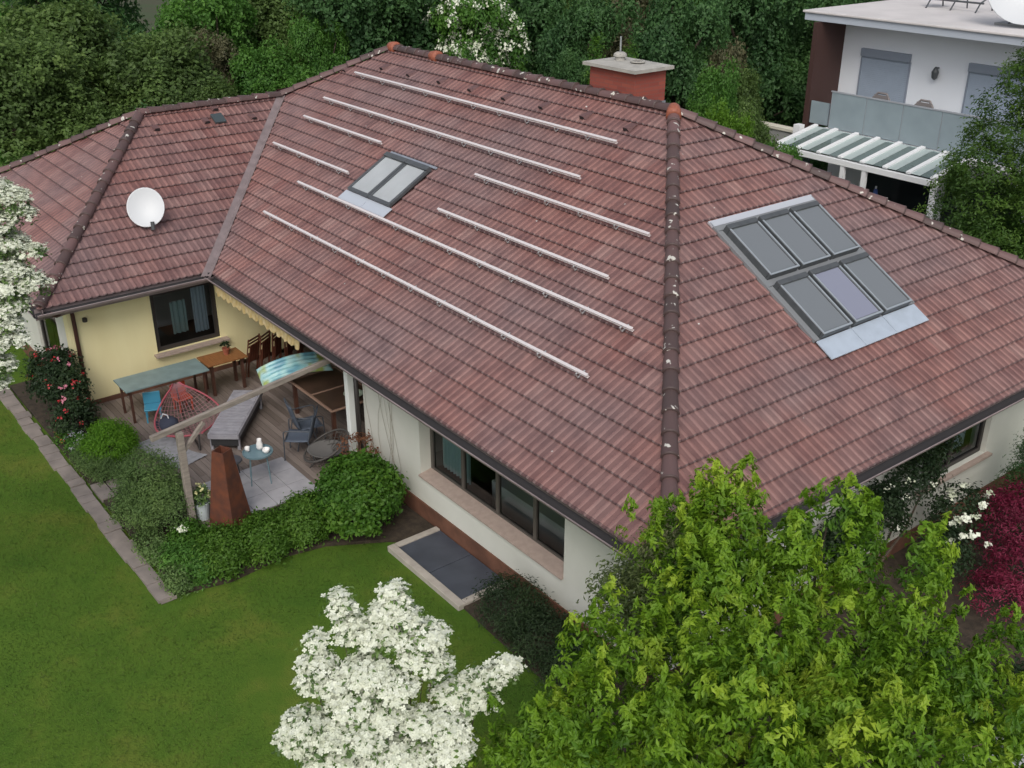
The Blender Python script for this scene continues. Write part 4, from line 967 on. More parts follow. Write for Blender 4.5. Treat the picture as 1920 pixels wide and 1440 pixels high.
# big lime green tree in the right foreground, made of upright shoots
def lime_tree():
    t = thing('lime_green_tree', (2.7, -1.5, GZ), 'large lime green leafy tree in front of the house corner', 'tree')
    ox, oy = 2.7, -1.5
    L_ = [(1.20, -.80, 1.45, .48, .48, .75), (1.05, -1.05, .85, .6, .55, .75), (1.60, -.95, 1.75, .42, .42, .75), (2.28, -.15, 1.68, .42, .42, .75), (2.15, -1.75, 1.2, .75, .7, .95),
          (2.0, -2.75, .75, .72, .68, .95), (2.3, -3.35, .55, .72, .65, 1.0), (2.9, -3.1, .85, .8, .7, 1.1), (3.2, -2.5, 1.25, .8, .75, 1.1), (2.7, -1.15, 1.25, .75, .7, 1.0),
          (3.1, -.35, 1.55, .55, .5, .9), (3.5, -1.35, 1.3, .75, .7, 1.0), (3.95, -2.3, 1.2, .8, .75, 1.1), (4.2, -1.2, .95, .75, .7, 1.0), (3.95, .15, .95, .4, .4, .7),
          (3.75, -3.0, 1.1, .8, .7, 1.1), (4.5, -2.3, 1.1, .7, .7, 1.0), (1.55, -3.2, .25, .5, .5, .9), (4.35, -.45, .45, .55, .5, .8), (3.0, -1.6, .2, 1.6, 1.5, 1.0), (3.3, -2.2, -.4, 1.5, 1.4, .8), (1.5, -1.0, 1.75, .32, .32, .40), (1.15, -1.35, 1.15, .45, .4, .6), (1.75, -1.45, 1.1, .6, .5, .7), (2.0, -.75, 1.45, .5, .5, .6), (1.6, -2.2, .9, .5, .5, .7), (2.55, -.75, 1.0, .9, .8, .8), (3.75, -.65, .7, .6, .6, .7), (1.75, -3.55, .3, .5, .45, .8)]
    Ls = [(x-ox, y-oy, z-GZ, a, b_, c) for x, y, z, a, b_, c in L_]
    P = []; T = []; O = []; K = []
    for l in Ls:
        ns = int(19*(l[3]*l[4]+l[3]*l[5]+l[4]*l[5]))+3
        for q in range(ns):
            d = rng.normal(size=3); d /= np.linalg.norm(d)
            if d[2] < -.5: continue
            base = np.array(l[:3])+d*np.array(l[3:6])*rng.uniform(.45, .88)-np.array([0, 0, .22])
            if math.sin(base[0]*5.1+1.0)*math.sin(base[1]*4.7+.6)+.35*math.sin(base[0]*9+base[1]*8+base[2]*4) < -.52 and l[3] < 1.2: continue
            ax = np.array([d[0]*.28, d[1]*.28, 1.0])+rng.normal(size=3)*.10; ax /= np.linalg.norm(ax)
            Ln = rng.uniform(.45, .85)*(.8 if l[3] < .5 else 1); rad = rng.uniform(.14, .26); hue = rng.uniform(-.22, .20); nl = int(Ln*330)
            s_ = rng.random(nl)**1.15
            # side shoots give the plume its own little steps
            nsh = 16; sa = rng.uniform(0, 6.28, nsh); sh = rng.random(nsh); k_ = rng.integers(0, nsh, nl)
            s_ = np.clip(sh[k_]*.92+rng.normal(size=nl)*.045, 0, 1)
            e1 = np.cross(ax, [1, 0, 0]); e1 /= np.linalg.norm(e1); e2 = np.cross(ax, e1)
            th = sa[k_]+rng.normal(size=nl)*.22; rr = rad*(1-s_**1.4)*(.35+.75*rng.random(nl))+.012
            side = np.cos(th)[:, None]*e1+np.sin(th)[:, None]*e2
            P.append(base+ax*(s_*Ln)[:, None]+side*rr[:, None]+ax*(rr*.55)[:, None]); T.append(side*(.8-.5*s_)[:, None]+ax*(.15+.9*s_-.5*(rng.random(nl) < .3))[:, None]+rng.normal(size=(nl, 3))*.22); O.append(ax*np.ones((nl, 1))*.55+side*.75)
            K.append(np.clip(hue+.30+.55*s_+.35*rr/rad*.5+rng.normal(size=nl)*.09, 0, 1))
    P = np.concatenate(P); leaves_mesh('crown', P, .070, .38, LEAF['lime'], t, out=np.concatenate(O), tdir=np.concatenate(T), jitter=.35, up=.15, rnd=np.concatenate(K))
    trunk_mesh(2.6, .11, Ls, M_TRUNK, t, nb=26)
lime_tree()
t = shrub('tall_shrub', (.75, -.95, GZ), [(0, 0, 3.35, .38, .38, .62), (-.15, .1, 2.9, .4, .4, .7), (.2, 0, 3.9, .28, .28, .45), (.05, .1, 2.1, .45, .45, .8), (-.3, -.2, 3.0, .4, .4, .6), (.3, -.3, 3.4, .35, .35, .6)], 620, 24, .06, LEAF['pinkish'], 'slender pale green shrub with pinkish tips at the bottom of the hip', cr=.09, aspect=.4)

# white flowering dogwoods
def dogwood(loc, L_, label, n=620, trunk_h=2.2, seed=0):
    t = thing('flowering_dogwood', loc, label, 'tree', 'white flowering dogwood trees'); Ls = [(x-loc[0], y-loc[1], z-loc[2], a, b_, c) for x, y, z, a, b_, c in L_]
    # blossoms: flat four-petal flowers
    P_, O_, K_ = lobes_points(Ls, n, 14, .033, shell=(.84, 1.0), low=-.05)
    N = len(P_); nr = O_*.55+np.array([0, 0, 1.0])+rng.normal(size=(N, 3))*.28; nr /= np.linalg.norm(nr, axis=1)[:, None]
    a = rng.normal(size=(N, 3)); a -= nr*(a*nr).sum(1)[:, None]; a /= np.linalg.norm(a, axis=1)[:, None]; c = np.cross(nr, a)
    s_ = (.027*(.75+.5*rng.random(N)))[:, None]; V = []; Q = []
    for k, (u, w) in enumerate(((a, c), (c, -a), (-a, -c), (-c, a))):
        V += [P_, P_+u*s_*.55+w*s_*.42-nr*.002, P_+u*s_*1.0+nr*s_*.12, P_+u*s_*.55-w*s_*.42-nr*.002]
    V = np.stack(V, 1).reshape(-1, 3)
    F = (np.arange(N)[:, None, None]*16+np.arange(4)[None, :, None]*4+np.array([0, 1, 2, 3])[None, None, :]).reshape(-1)
    me = bpy.data.meshes.new('blossom'); me.vertices.add(len(V)); me.vertices.foreach_set('co', V.astype(np.float32).ravel()); me.loops.add(len(F)); me.loops.foreach_set('vertex_index', F.astype(np.int32))
    me.polygons.add(4*N); me.polygons.foreach_set('loop_start', np.arange(0, 16*N, 4, dtype=np.int32)); me.update(calc_edges=True); me.validate()
    at_ = me.attributes.new('rnd', 'FLOAT', 'FACE'); at_.data.foreach_set('value', np.repeat(np.clip(K_*.5+rng.random(N)*.5, 0, 1), 4).astype(np.float32)); me.materials.append(PETAL)
    link(bpy.data.objects.new('blossom', me), t)
    Li = [(x, y, z-.01, a*.97, b_*.97, c*.94) for x, y, z, a, b_, c in Ls]
    P_, O_, K_ = lobes_points(Li, int(n*.5), 10, .05, low=-.6); leaves_mesh('crown', P_, .06, .5, LEAF['grey'], t, out=O_, rnd=K_, up=.7)
    trunk_mesh(trunk_h, .045, Ls, M_TRUNK, t, nb=22)
    return t
dl = [(-.15, -4.32, 1.43, .085, .085, .07), (-.10, -4.31, 1.33, .10, .10, .08), (-.05, -4.31, 1.22, .11, .11, .08), (-.01, -4.33, 1.11, .08, .09, .06),
      (.08, -3.88, 1.47, .10, .10, .08), (.13, -3.87, 1.38, .11, .11, .08), (.12, -3.95, 1.28, .16, .14, .09), (.24, -3.86, 1.24, .13, .13, .09), (.14, -4.10, 1.12, .20, .17, .11), (.36, -3.92, 1.10, .14, .13, .08),
      (.44, -3.72, 1.10, .16, .15, .09), (.46, -3.88, .95, .17, .16, .10), (.62, -3.78, .88, .13, .13, .10), (-.10, -4.63, 1.13, .10, .10, .06), (.02, -4.68, .96, .17, .14, .10), (.18, -4.60, .84, .20, .16, .10), (.04, -4.74, .80, .14, .12, .09),
      (.30, -4.34, .90, .22, .2, .11), (.52, -4.18, .80, .20, .18, .10), (.36, -4.55, .70, .22, .2, .11), (1.06, -3.26, .92, .09, .09, .06), (1.00, -3.32, .84, .11, .11, .07), (.93, -3.42, .76, .13, .13, .08), (.86, -3.52, .68, .15, .15, .09), (.76, -3.70, .60, .17, .17, .09), (.98, -3.55, .62, .14, .14, .08),
      (.28, -5.00, .62, .18, .16, .10), (.40, -4.88, .52, .20, .18, .11), (.26, -5.08, .46, .17, .15, .10), (.62, -4.62, .50, .24, .2, .11), (.60, -4.36, .58, .20, .2, .10), (.82, -4.10, .52, .18, .18, .09), (1.02, -3.92, .50, .18, .18, .10), (1.14, -3.98, .38, .17, .17, .10),
      (.78, -4.42, .32, .26, .24, .12), (.96, -4.22, .24, .24, .22, .12), (.50, -4.86, .30, .26, .22, .12), (.74, -4.62, .14, .30, .26, .13), (1.12, -4.28, .02, .3, .3, .14), (.55, -4.95, .06, .3, .26, .14), (.9, -4.6, -.1, .4, .35, .16)]
dogwood((.62, -4.35, GZ), dl, 'white blossoming dogwood tree at the bottom centre of the lawn', n=2300)
dl2 = [(-7.95, -4.80, 3.58, .34, .3, .20), (-7.75, -4.72, 3.42, .18, .2, .12), (-7.85, -5.0, 3.05, .36, .32, .16), (-7.66, -4.72, 2.93, .20, .2, .10), (-7.72, -5.15, 2.50, .40, .36, .22), (-7.55, -4.80, 2.50, .22, .22, .17), (-7.6, -5.3, 2.05, .32, .3, .17),
       (-7.42, -5.22, 1.82, .22, .22, .15), (-7.42, -5.48, 1.50, .25, .25, .16), (-8.3, -5.5, 3.1, .6, .6, .5), (-8.3, -5.8, 2.2, .7, .6, .6), (-8.0, -6.0, 1.3, .6, .5, .5), (-7.9, -5.05, 3.3, .34, .3, .22), (-7.8, -5.1, 2.75, .36, .3, .22), (-7.62, -4.95, 2.68, .22, .2, .13), (-7.66, -5.3, 2.25, .36, .3, .2), (-7.56, -5.05, 2.28, .2, .2, .12), (-7.55, -5.5, 1.8, .3, .3, .18), (-7.5, -5.6, 1.3, .3, .25, .15), (-8.05, -5.0, 3.75, .3, .3, .14)]
dogwood((-8.3, -7.4, GZ), dl2, 'white blossoming dogwood tree cut by the left edge of the picture', n=2600, trunk_h=3.6)

# right side: maple, roses, dark bush, climber
shrub('red_maple', (1.0, 7.0, GZ), [(0, 0, 1.0, .75, .8, .62), (.5, -.5, .75, .6, .6, .5), (-.15, .5, 1.15, .5, .55, .45), (.3, -.9, .35, .5, .5, .4), (.7, .5, .9, .7, .7, .6)], 560, 26, .065, LEAF['red'], 'crimson leaved japanese maple at the right edge below the window', cat='tree', cr=.08, aspect=.3)
shrub('white_rose_bush', (.30, 6.35, GZ), [(-.1, .1, 1.1, .40, .55, .5), (.2, -.6, .8, .4, .5, .5)], 180, 20, .065, LEAF['rose'], 'dark rose bush with white flowers beside the crimson maple', cr=.07, extra=[('blossom', [(.05, .1, 1.25, .38, .5, .42), (.3, -.3, 1.0, .3, .4, .4)], 22, 20, .07, PETAL)])
shrub('climbing_rose', (-.35, 4.9, GZ), [(0, 0, 1.2, .26, .9, .75), (-.05, 1.1, 1.6, .24, .65, .6), (.05, -.8, 1.0, .3, .6, .8), (0, 1.75, 2.0, .15, .3, .35)], 430, 24, .07, LEAF['rose'], 'dark climbing rose with a few pale blooms on the right end wall', cat='climbing plant', cr=.08,
      extra=[('blossom', [(0.05, 0, 1.2, .3, .9, .75), (0, 1.1, 1.6, .28, .65, .6)], 16, 7, .035, PETAL)])
shrub('dark_conifer', (.50, 8.35, GZ), [(0, 0, 1.0, .55, .6, 1.0), (.3, -.4, .9, .5, .5, .9), (0, .2, 1.6, .45, .5, .75), (.4, .5, 1.2, .6, .6, 1.0)], 800, 26, .07, LEAF['dark'], 'very dark rounded conifer beside the right end window', cr=.08, aspect=.2)
shrub('ground_cover_bush', (2.9, 4.0, GZ), [(0, 0, .25, .9, 1.2, .35), (-1.2, -.5, .25, .8, .9, .35)], 260, 22, .08, LEAF['rose'], 'low dark ground planting seen through the gap in the lime green tree', cr=.1)
t = thing('garden_stone', (3.05, 3.0, GZ), 'pale grey boulder at the lower right beside the lime green tree', 'boulder')
b = MB(); b.lathe([(.001, 0), (.42, .02), (.46, .2), (.33, .36), (.001, .42)], (0, 0, 0), 12, cap=False); b.v = [(x*(1+.15*math.sin(3*y+z*5)), y*(1+.2*math.sin(4*x)), z*(1+.2*math.sin(3*x+2*y))) for x, y, z in b.v]
b.build('stone', mat('pale boulder', (.42, .42, .43), .8, noise=.25, nscale=5), t)

# ---------------------------------------------------------------- background trees
protos = {}
def bgtree(kind, x, y, top, r, label, cat='tree', group='trees and shrubs behind the house', zb=GZ-.1, seed=None):
    """unit tree: crown about radius 1, height about 2.6; scaled per tree"""
    key = (kind, random.randint(0, 1)) if kind in ('olive', 'dark', 'green') else (kind, 0)
    h = top-zb
    if key not in protos:
        Ls = []
        for i in range(30):
            a = random.uniform(0, 6.28); q_ = random.random()**.6*.74; zz = random.uniform(.34, .88); rr = random.uniform(.15, .30)*(1.15-.55*abs(zz-.55))
            Ls.append((q_*math.cos(a)*(1.25-zz*.6), q_*math.sin(a)*(1.25-zz*.6), zz, rr, rr, rr*.36))
        Ls += [(0, 0, .6, .5, .5, .25), (0, 0, .3, .75, .75, .22), (.3, .2, .15, .6, .6, .15), (-.3, -.3, .15, .6, .6, .15)]
        n_ = 2200
        P_, O_, K_ = lobes_points(Ls, n_, 22, .032)
        me_ = leaves_mesh('crown', P_*np.array([1, 1, 2.4]), .046, .6, LEAF['green' if kind == 'blossom' else kind], None, out=O_, rnd=np.clip(K_*.65+rng.random(len(K_))*.35, 0, 1), up=.35)
        tb = MB(); tb.tube([(0, 0, 0), (.04, .02, .8), (-.03, .03, 1.5), (0, 0, 2.0)], [.07, .055, .035, .01], 7)
        for l in Ls[:9]: tb.tube([(0, 0, random.uniform(.3, 1.2)), (l[0]*.5, l[1]*.5, l[2]*2.0), (l[0], l[1], l[2]*2.4)], [.03, .02, .006], 5)
        tr_ = tb.build('trunk', M_TRUNK, None)
        bl = None
        if kind == 'blossom':
            P_, O_, K_ = lobes_points([(q[0], q[1], q[2]*2.4, q[3], q[4], q[5]*2.4) for q in Ls if q[2] > .3], 800, 10, .028, shell=(.95, 1.06), low=0); bl = leaves_mesh('blossom', P_, .042, .9, PETAL, None, out=O_, rnd=K_, up=.9)
        protos[key] = (me_.data, tr_.data, bl.data if bl else None)
        for o in (me_, tr_, bl):
            if o: bpy.data.objects.remove(o)
    t = thing('broadleaf_tree', (x, y, zb), label, cat, group, rz=random.uniform(0, 6.28)); t.scale = (r, r, h/2.35)
    cr_, tr_, bl = protos[key]
    for nm, me_ in (('crown', cr_), ('trunk', tr_), ('blossom', bl)):
        if me_: link(bpy.data.objects.new(nm, me_), t)
    return t
BG = [('olive', -25.6, -0.4, 3.6, 3.2, 'broad olive green tree filling the upper left corner'), ('olive', -28.4, 2.6, 4.2, 3.6, 'olive green tree, second from the left in the back row'), ('olive', -26.6, 4.9, 3.3, 3.2, 'olive green tree left of the reddish brown shrub'),
 ('olive', -24.9, 1.2, 1.7, 2.2, 'lower olive tree just beyond the wing ridge'), ('dark', -24.9, 3.0, 1.5, 1.9, 'dark shrub beyond the left end of the wing ridge'), ('olive', -24.9, 5.2, 1.7, 2.0, 'olive shrub beyond the middle of the wing ridge'),
 ('dark', -24.6, -2.0, 1.0, 1.7, 'dark shrub beyond the wing hip at the left edge'), ('green', -24.2, -.6, .7, 1.4, 'small fresh green shrub behind the wing hip'), ('bright', -24.0, 2.1, .7, 1.0, 'small bright green shrub behind the wing ridge end'),
 ('green', -29.6, 7.6, 4.2, 2.8, 'mid green tree above the wing ridge'), ('green', -26.2, 7.6, 2.8, 2.2, 'rounded green shrub right of the olive trees'), ('olive', -30.4, 10.8, 4.4, 3.2, 'olive tree in the far row left of the dark broad tree'),
 ('green', -25.3, 7.0, 1.5, 1.5, 'low green shrub above the meeting point of wing and main roof'), ('brown', -27.5, 6.1, 2.9, 1.8, 'reddish brown tinged shrub among the green ones'), ('dark', -25.9, 11.2, 4.9, 3.2, 'big dark broad leaved tree behind the left ridge end'),
 ('dark', -25.6, 13.2, 4.9, 3.0, 'big dark tree right of the left ridge end'), ('green', -25.4, 9.4, 3.4, 1.6, 'green tree with bright leaves left of the dark broad tree'), ('blossom', -23.4, 14.4, 4.3, 2.3, 'tree with white blossoms behind the main ridge'),
 ('green', -26.0, 15.5, 4.5, 2.6, 'green tree behind the white blossoming one'), ('dark', -20.6, 16.3, 4.2, 2.2, 'dark tree left of the chimney'), ('brown', -19.3, 17.8, 4.8, 2.4, 'brownish dark tree above the chimney'),
 ('dark', -16.9, 16.8, 4.6, 2.4, 'dark tree right above the chimney'), ('dark', -18.9, 14.4, 2.6, 1.3, 'dark shrub close behind the ridge left of the chimney'), ('green', -13.5, 15.2, 3.1, 1.3, 'grey green slender tree right of the chimney'),
 ('dark', -17.6, 21.5, 4.8, 2.8, 'very dark tree left of the white neighbour house'), ('dark', -17.2, 24.6, 4.6, 2.5, 'very dark tree touching the flat roof corner'), ('brown', -15.6, 17.6, 2.9, 1.5, 'pinkish brown shrub left of the white neighbour house'),
 ('olive', -14.6, 17.9, 2.3, 1.5, 'olive shrub beside the brown screen wall'), ('bright', -11.9, 13.9, 2.1, 1.15, 'bright green shrub just right of the chimney'), ('green', -10.3, 14.4, 1.3, 1.2, 'green shrub between chimney and pergola'), ('olive', -12.3, 15.4, 1.9, 1.2, 'olive green shrub behind the bright green one')]
for k, x, y, tp, r, lb in BG: bgtree(k, x, y, tp, r, lb)
# tall far row closing the view
far = [(-40, -12), (-41, -6), (-40, 0), (-39, 6), (-38, 12), (-35, 17.5), (-31, 21), (-27, 24.5), (-23, 28), (-20, 33), (-16, 37), (-10, 40), (-4, 42)]
names_ = ['first', 'second', 'third', 'fourth', 'fifth', 'sixth', 'seventh', 'eighth', 'ninth', 'tenth', 'eleventh', 'twelfth', 'thirteenth']
for i, (x, y) in enumerate(far): bgtree(['dark', 'olive', 'green'][i % 3], x, y, 6.5+random.uniform(-.5, 1.5), 4.0, 'tall tree in the far row, %s from the left' % names_[i], group='tall trees in the far row')
for x, y, lb in ((-17.0, 14.0, 'slim bright conifer left behind the chimney cap'), (-15.6, 14.0, 'slim bright conifer right behind the chimney cap')):
    t = thing('slim_conifer', (x, y, GZ), lb, 'conifer', 'slim conifers behind the chimney')
    P_, O_, K_ = lobes_points([(0, 0, 1.6, .42, .42, 1.6), (0, 0, 3.4, .36, .36, 1.6), (0, 0, 4.8, .24, .24, 1.3)], 300, 18, .07); leaves_mesh('crown', P_, .09, .3, LEAF['hedge'], t, out=O_, rnd=K_, up=.9)
    MB().tube([(0, 0, 0), (0, 0, 4.5)], .04, 6).build('trunk', M_TRUNK, t)
# big thuja right, between the two houses
def thuja(x, y, h_, r, label):
    t = thing('thuja', (x, y, GZ), label, 'conifer'); Ls = []
    for i in range(80):
        z = random.uniform(.05, .97); rr = r*(1-z**1.6)*.9+.12; a = random.uniform(0, 6.28)
        Ls.append((rr*.62*math.cos(a), rr*.62*math.sin(a), z*h_, rr*.5+.12, rr*.5+.12, .8))
    P_, O_, K_ = lobes_points(Ls, 4600, 24, .085); leaves_mesh('crown', P_, .085, .40, LEAF['thuja'], t, out=O_, rnd=K_, up=.9)
    b = MB(); b.tube([(0, 0, 0), (0, 0, h_*.9)], [.2, .03], 8); b.build('trunk', M_TRUNK, t)
LEAF['thuja'] = leafmat('thuja leaves', [(.028, .070, .012), (.062, .135, .020), (.13, .23, .034)])
thuja(-3.6, 14.8, 8.6, 2.7, 'big dark green thuja at the right edge in front of the neighbour house')
# undergrowth behind the house
N = 110000
ux = rng.uniform(-46, 2, N); uy = rng.uniform(-14, 44, N); keep = ~((ux > -22.9) & (uy < 12.9)) & ~((ux > -13.2) & (uy > 17.2)) & ~((ux > -6.5) & (uy > 12.9)); ux, uy = ux[keep], uy[keep]
hgt = .35+.35*np.sin(ux*.9)*np.cos(uy*.8)+.3*np.sin(ux*.31+2); uz = GZ+rng.random(len(ux))*np.clip(hgt, .12, 1.1)
tag(leaves_mesh('undergrowth', np.stack([ux, uy, uz], 1), .20, .5, LEAF['green'], None, up=.9), kind='stuff')
# short grass blades on the visible lawn
N = 150000
gx = rng.uniform(-17, 3.2, N); gy = rng.uniform(-9.5, 1, N); kk = ((gy < -4.12) | ((gx > -6.6) & (gy < -.55))); gx, gy = gx[kk], gy[kk]
tag(leaves_mesh('grass', np.stack([gx, gy, np.full(len(gx), GZ+.02)], 1), .035, .22, leafmat('grass blades', [(.052, .105, .014), (.085, .138, .020), (.15, .175, .045)], nscale=.9), None, up=.1, jitter=1.0, tdir=np.tile(np.array([0, 0, 1.0]), (len(gx), 1))+rng.normal(size=(len(gx), 3))*.5), kind='stuff')

# ================================================================ NEIGHBOUR HOUSE
nb = thing('neighbour_house', (0, 0, 0), 'white flat roofed neighbour house with grey shutters and glazed balcony', 'house')
FY = 20.4
M_NW = mat('white neighbour render', (.80, .83, .87), .85, col2=(.76, .79, .83), nscale=.8)
b = MB(); b.box(-13.0, FY, .6, 2, 31, 3.55); b.build('upper_wall', M_NW, nb)
b = MB(); b.box(-13.0, FY, GZ-.05, 2, 31, .45); b.build('lower_wall', M_NW, nb)
b = MB(); b.box(-12.3, 19.0, .45, 2, FY, .66); b.box(-13.0, FY, .45, 2, 31, .60); b.build('balcony_slab', M_WHITE, nb)
M_ROOFW = mat('pale roof membrane', (.60, .57, .56), .8, noise=.12, nscale=1.2); M_FAS = mat('grey fascia', (.42, .46, .52), .5)
b = MB(); b.box(-13.62, 19.2, 3.60, 3, 31.5, 3.80); b.build('roof_edge', M_FAS, nb)
b = MB(); b.box(-13.68, 19.14, 3.803, 3, 31.6, 3.87); b.build('roof', M_ROOFW, nb, bevel=.02)
b = MB(); b.box(-13.16, 19.05, .5, -13.003, FY+.9, 3.58); b.build('screen_wall', mat('dark brown screen', (.050, .022, .018), .7), nb)
M_SHUT = mat('blue grey shutter', (.33, .39, .47), .6, noise=.06, nscale=3)
def shutter(x0, x1):
    b = MB(); z = .70
    while z < 2.58: b.box(x0, FY-.035, z, x1, FY-.003, z+.052); z += .055
    o = b.build('roller_shutter', M_SHUT, nb)
    MB().box(x0-.03, FY-.12, 2.62, x1+.03, FY-.003, 2.84).build('shutter_box', mat('shutter box', (.24, .275, .33), .5), o)
    b = MB(); b.box(x0-.05, FY-.045, .68, x0-.004, FY-.003, 2.61); b.box(x1+.004, FY-.045, .68, x1+.05, FY-.003, 2.61); b.build('guide_rail', MATS['shutter box'], o)
shutter(-12.25, -10.68); shutter(-8.78, -7.2); shutter(-5.6, -4.0)
b = MB(); b.lathe([(.03, -.15), (.08, -.10), (.10, .06), (.06, .14), (.02, .2)], (-9.76, FY-.14, 2.42), 10); b.box(-9.79, FY-.14, 2.56, -9.73, FY-.003, 2.60); b.build('wall_lamp', M_GFRAME, nb)
for x0_, x1_ in ((-11.6, -9.3), (-8.9, -6.6)): MB().box(x0_, FY-.02, GZ+.1, x1_, FY-.003, -.25).build('patio_window', mat('dark patio glass', (.02, .025, .03), .1), nb)
# balcony railing, grey glass panels
M_RAIL = mat('grey panel', (.27, .33, .36), .25, noise=.12, nscale=1.6, spec=.7)
x = -12.15; 
while x < 1:
    rp = MB().box(x, 18.985, .69, x+1.17, 19.0, 1.72).build('railing_panel', M_RAIL, nb); x += 1.2
b = MB(); b.box(-12.2, 18.97, 1.722, 1.5, 19.02, 1.76); x = -12.17
while x < 1.4: b.box(x-.012, 19.003, .66, x+.012, 19.03, 1.72); x += 1.2
b.build('railing_frame', mat('grey rail', (.32, .34, .37), .4), nb)
b = MB(); b.box(-12.95, 19.1, .70, -12.3, 19.15, 1.35); b.build('side_railing', M_RAIL, nb)
# pergola with glass roof
pg = thing('glass_pergola', (-.3, 0, 0), 'white framed glass roofed pergola leaning on the neighbour balcony', 'pergola')
b = MB(); b.box(-12.25, 18.82, .50, -7.0, 18.98, .66); b.build('wall_beam', M_WHITE, pg); b = MB(); b.box(-12.3, 17.1, .22, -7.0, 17.25, .36); b.build('front_beam', M_WHITE, pg)
x = -12.22
while x < -7.1:
    MB().bar((x, 17.17, .42), (x, 18.9, .72), .13, .05).build('rafter', M_WHITE, pg); x += .72
x = -12.16
MP = mat('milky pane', (.40, .47, .46), .35)
M_PG = glassmat('pergola glass', (.55, .66, .64), 2.4)
M_PG.node_tree.nodes['Transparent BSDF'].inputs[0].default_value = (.7, .8, .78, 1)
_n = M_PG.node_tree.nodes; _l = M_PG.node_tree.links; _d = _n.new('ShaderNodeBsdfDiffuse'); _d.inputs[0].default_value = (.26, .34, .33, 1); _m = _n.new('ShaderNodeMixShader'); _m.inputs[0].default_value = .42
_l.new(_n['Mix Shader'].outputs[0], _m.inputs[1]); _l.new(_d.outputs[0], _m.inputs[2]); _l.new(_m.outputs[0], _n['Material Output'].inputs[0])
while x < -7.6:
    MB().add([(x+.28, 17.2, .405), (x+.60, 17.2, .405), (x+.60, 18.85, .692), (x+.28, 18.85, .692)], [(0, 1, 2, 3)]).build('glass_panel', M_PG, pg); MB().add([(x, 17.2, .408), (x+.275, 17.2, .408), (x+.275, 18.85, .695), (x, 18.85, .695)], [(0, 1, 2, 3)]).build('milky_panel', MP, pg); x += .72
for x in (-12.2, -9.9, -9.2, -7.1): MB().box(x-.06, 17.12, GZ, x+.06, 17.24, .219).build('post', M_WHITE, pg)
b = MB(); b.box(-12.25, 17.3, -2.6, -12.22, 18.8, .40); b.build('side_glass', M_PG, pg)
tag(MB().box(-12.6, 16.6, GZ-.02, 2, FY, GZ+.03).build('patio', mat('patio slabs', (.30, .29, .28), .8), None), kind='structure')
t = thing('parasol', (-9.55, 17.9, GZ), 'closed dark blue parasol under the glass pergola', 'parasol')
MB().lathe([(.03, .5), (.20, .9), (.17, 1.6), (.05, 2.35), (.01, 2.4)], (0, 0, 0), 10).build('cover', mat('dark blue cloth', (.03, .06, .20), .8), t, smooth=True); MB().tube([(0, 0, 0), (0, 0, 2.45)], .025, 8).build('pole', M_WHITE, t); MB().lathe([(.25, 0), (.25, .06), (.05, .09)], (0, 0, 0), 14).build('base', M_GFRAME, t)
shrub('leafy_shrub', (-11.6, 16.2, GZ), [(0, 0, 1.6, .55, .5, 1.5), (.6, .1, 1.2, .5, .5, 1.2), (-.7, 0, 1.5, .5, .5, 1.5)], 420, 22, .09, LEAF['green'], 'tall green shrub in front of the left end of the pergola', cr=.1)
shrub('pink_flower_shrub', (-8.4, 16.3, GZ), [(0, 0, .9, .5, .4, .8)], 120, 16, .08, LEAF['green'], 'shrub with pink flowers in front of the pergola', extra=[('blossom', [(0, 0, 1.2, .45, .4, .6)], 30, 10, .06, PETAL_P)])
# garden wall left of the pergola
t = thing('garden_wall', (0, 0, 0), 'low pale stone garden wall left of the pergola', 'wall')
MB().box(-14.9, 18.6, GZ, -12.75, 18.85, .42).build('wall_body', mat('grey wall', (.33, .33, .32), .85, noise=.2, nscale=2), t); MB().box(-14.95, 18.55, .423, -12.7, 18.9, .50).build('coping', mat('cream coping', (.60, .57, .48), .8), t)
MB().box(-12.9, 18.3, GZ, -12.68, 18.54, .75).build('pillar', M_WHITE, t)
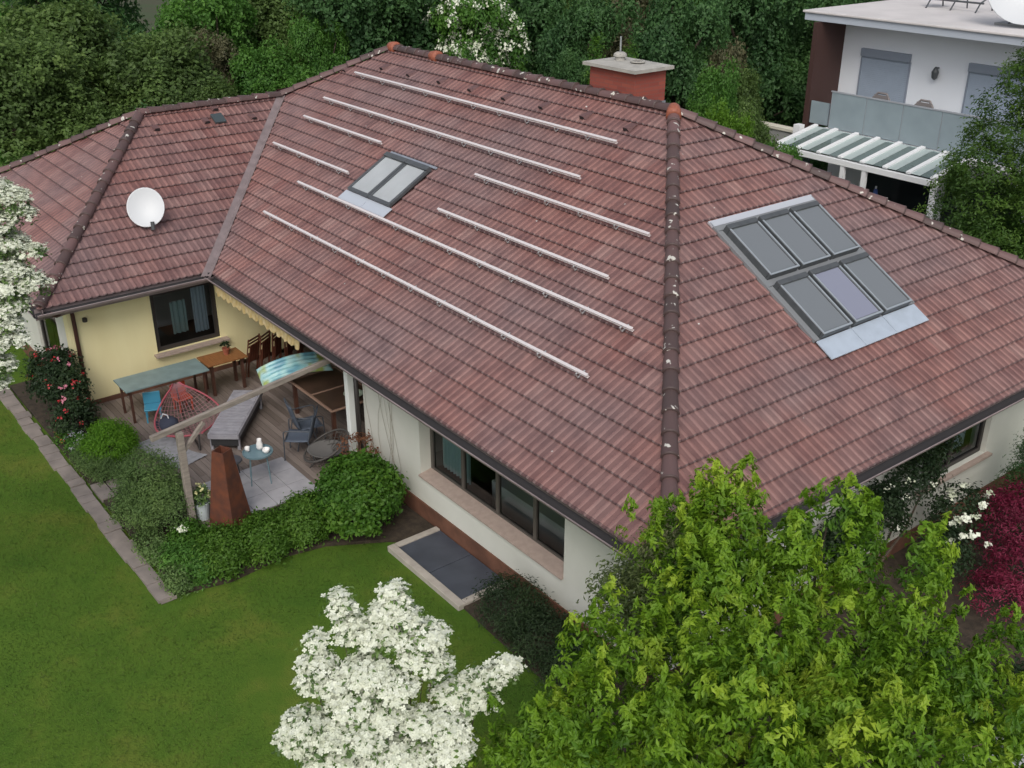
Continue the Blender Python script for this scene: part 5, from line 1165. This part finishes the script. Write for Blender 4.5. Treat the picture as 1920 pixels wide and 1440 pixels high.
# balcony chairs
for i, (x, lb) in enumerate(((-11.0, 'grey balcony chair nearest the left shutter'), (-9.6, 'grey balcony chair between the two shutters'))):
    t = thing('balcony_chair', (x, 19.45, .665), lb, 'chair', 'grey chairs on the neighbour balcony')
    mm = mat('taupe rattan', (.20, .18, .175), .8)
    MB().box(-.27, -.25, .34, .27, .25, .42).build('seat', mm, t, bevel=.02)
    b = MB(); b.tube([(-.29, .2, .3), (-.27, .27, .95), (-.14, .30, 1.10), (.14, .30, 1.10), (.27, .27, .95), (.29, .2, .3)], .035, 8); b.box(-.24, .255, .42, .24, .285, 1.05); b.build('backrest', mm, t)
    for sx_ in (-.24, .20):
        for sy_ in (-.22, .18): MB().box(sx_, sy_, 0, sx_+.04, sy_+.04, .339).build('leg', M_GFRAME, t)
# dishes on the flat roof
def roof_dish(loc, r, face, label, m):
    t = thing('roof_antenna', loc, label, 'satellite dish'); q = Vector(face).normalized().to_track_quat('Z', 'Y').to_matrix().to_4x4()
    o = MB().lathe([(.001, 0)]+[(r*k/6, .35*r*(k/6)**2) for k in range(1, 7)]+[(r*1.01, .36*r), (r*.9, .26*r), (r*.4, 0), (.001, -.03)], (0, 0, 0), 28, cap=False).build('dish', m, t, smooth=True); o.matrix_local = Matrix.Translation((.15, -.1, .95)) @ q
    MB().tube([(0, 0, 0), (0, 0, 1.0)], .035, 8).build('mast', M_GFRAME, t)
    b = MB()
    for a in (0.3, 2.4, 4.5): b.tube([(0, 0, .45), (.42*math.cos(a), .42*math.sin(a), .02)], .022, 6)
    b.build('tripod', M_GFRAME, t); MB().box(-.45, -.45, 0, .45, .45, .05).build('base_slab', mat('grey slab', (.3, .3, .3), .8), t)
roof_dish((-7.95, 20.9, 3.875), 1.05, (.45, -.8, .35), 'large white satellite dish at the right edge of the flat roof', MATS['white dish paint'])
t = thing('roof_rack', (-10.9, 22.6, 3.872), 'low grey metal rack on the flat roof behind the dish', 'metal rack')
b = MB(); b.tube([(-.9, 0, .25), (.9, 0, .25)], .03, 6); b.tube([(-.9, .6, .45), (.9, .6, .45)], .03, 6)
for x in (-.8, 0, .8): b.tube([(x, -.2, 0), (x, 0, .25), (x, .6, .45), (x, .7, 0)], .025, 6)
b.build('rack_frame', M_GFRAME, t); MB().box(-.95, -.05, .46, -.3, .6, .50).build('rack_plate', M_SCR, t)

# sanity: every copied or built object is linked once; nothing else to do
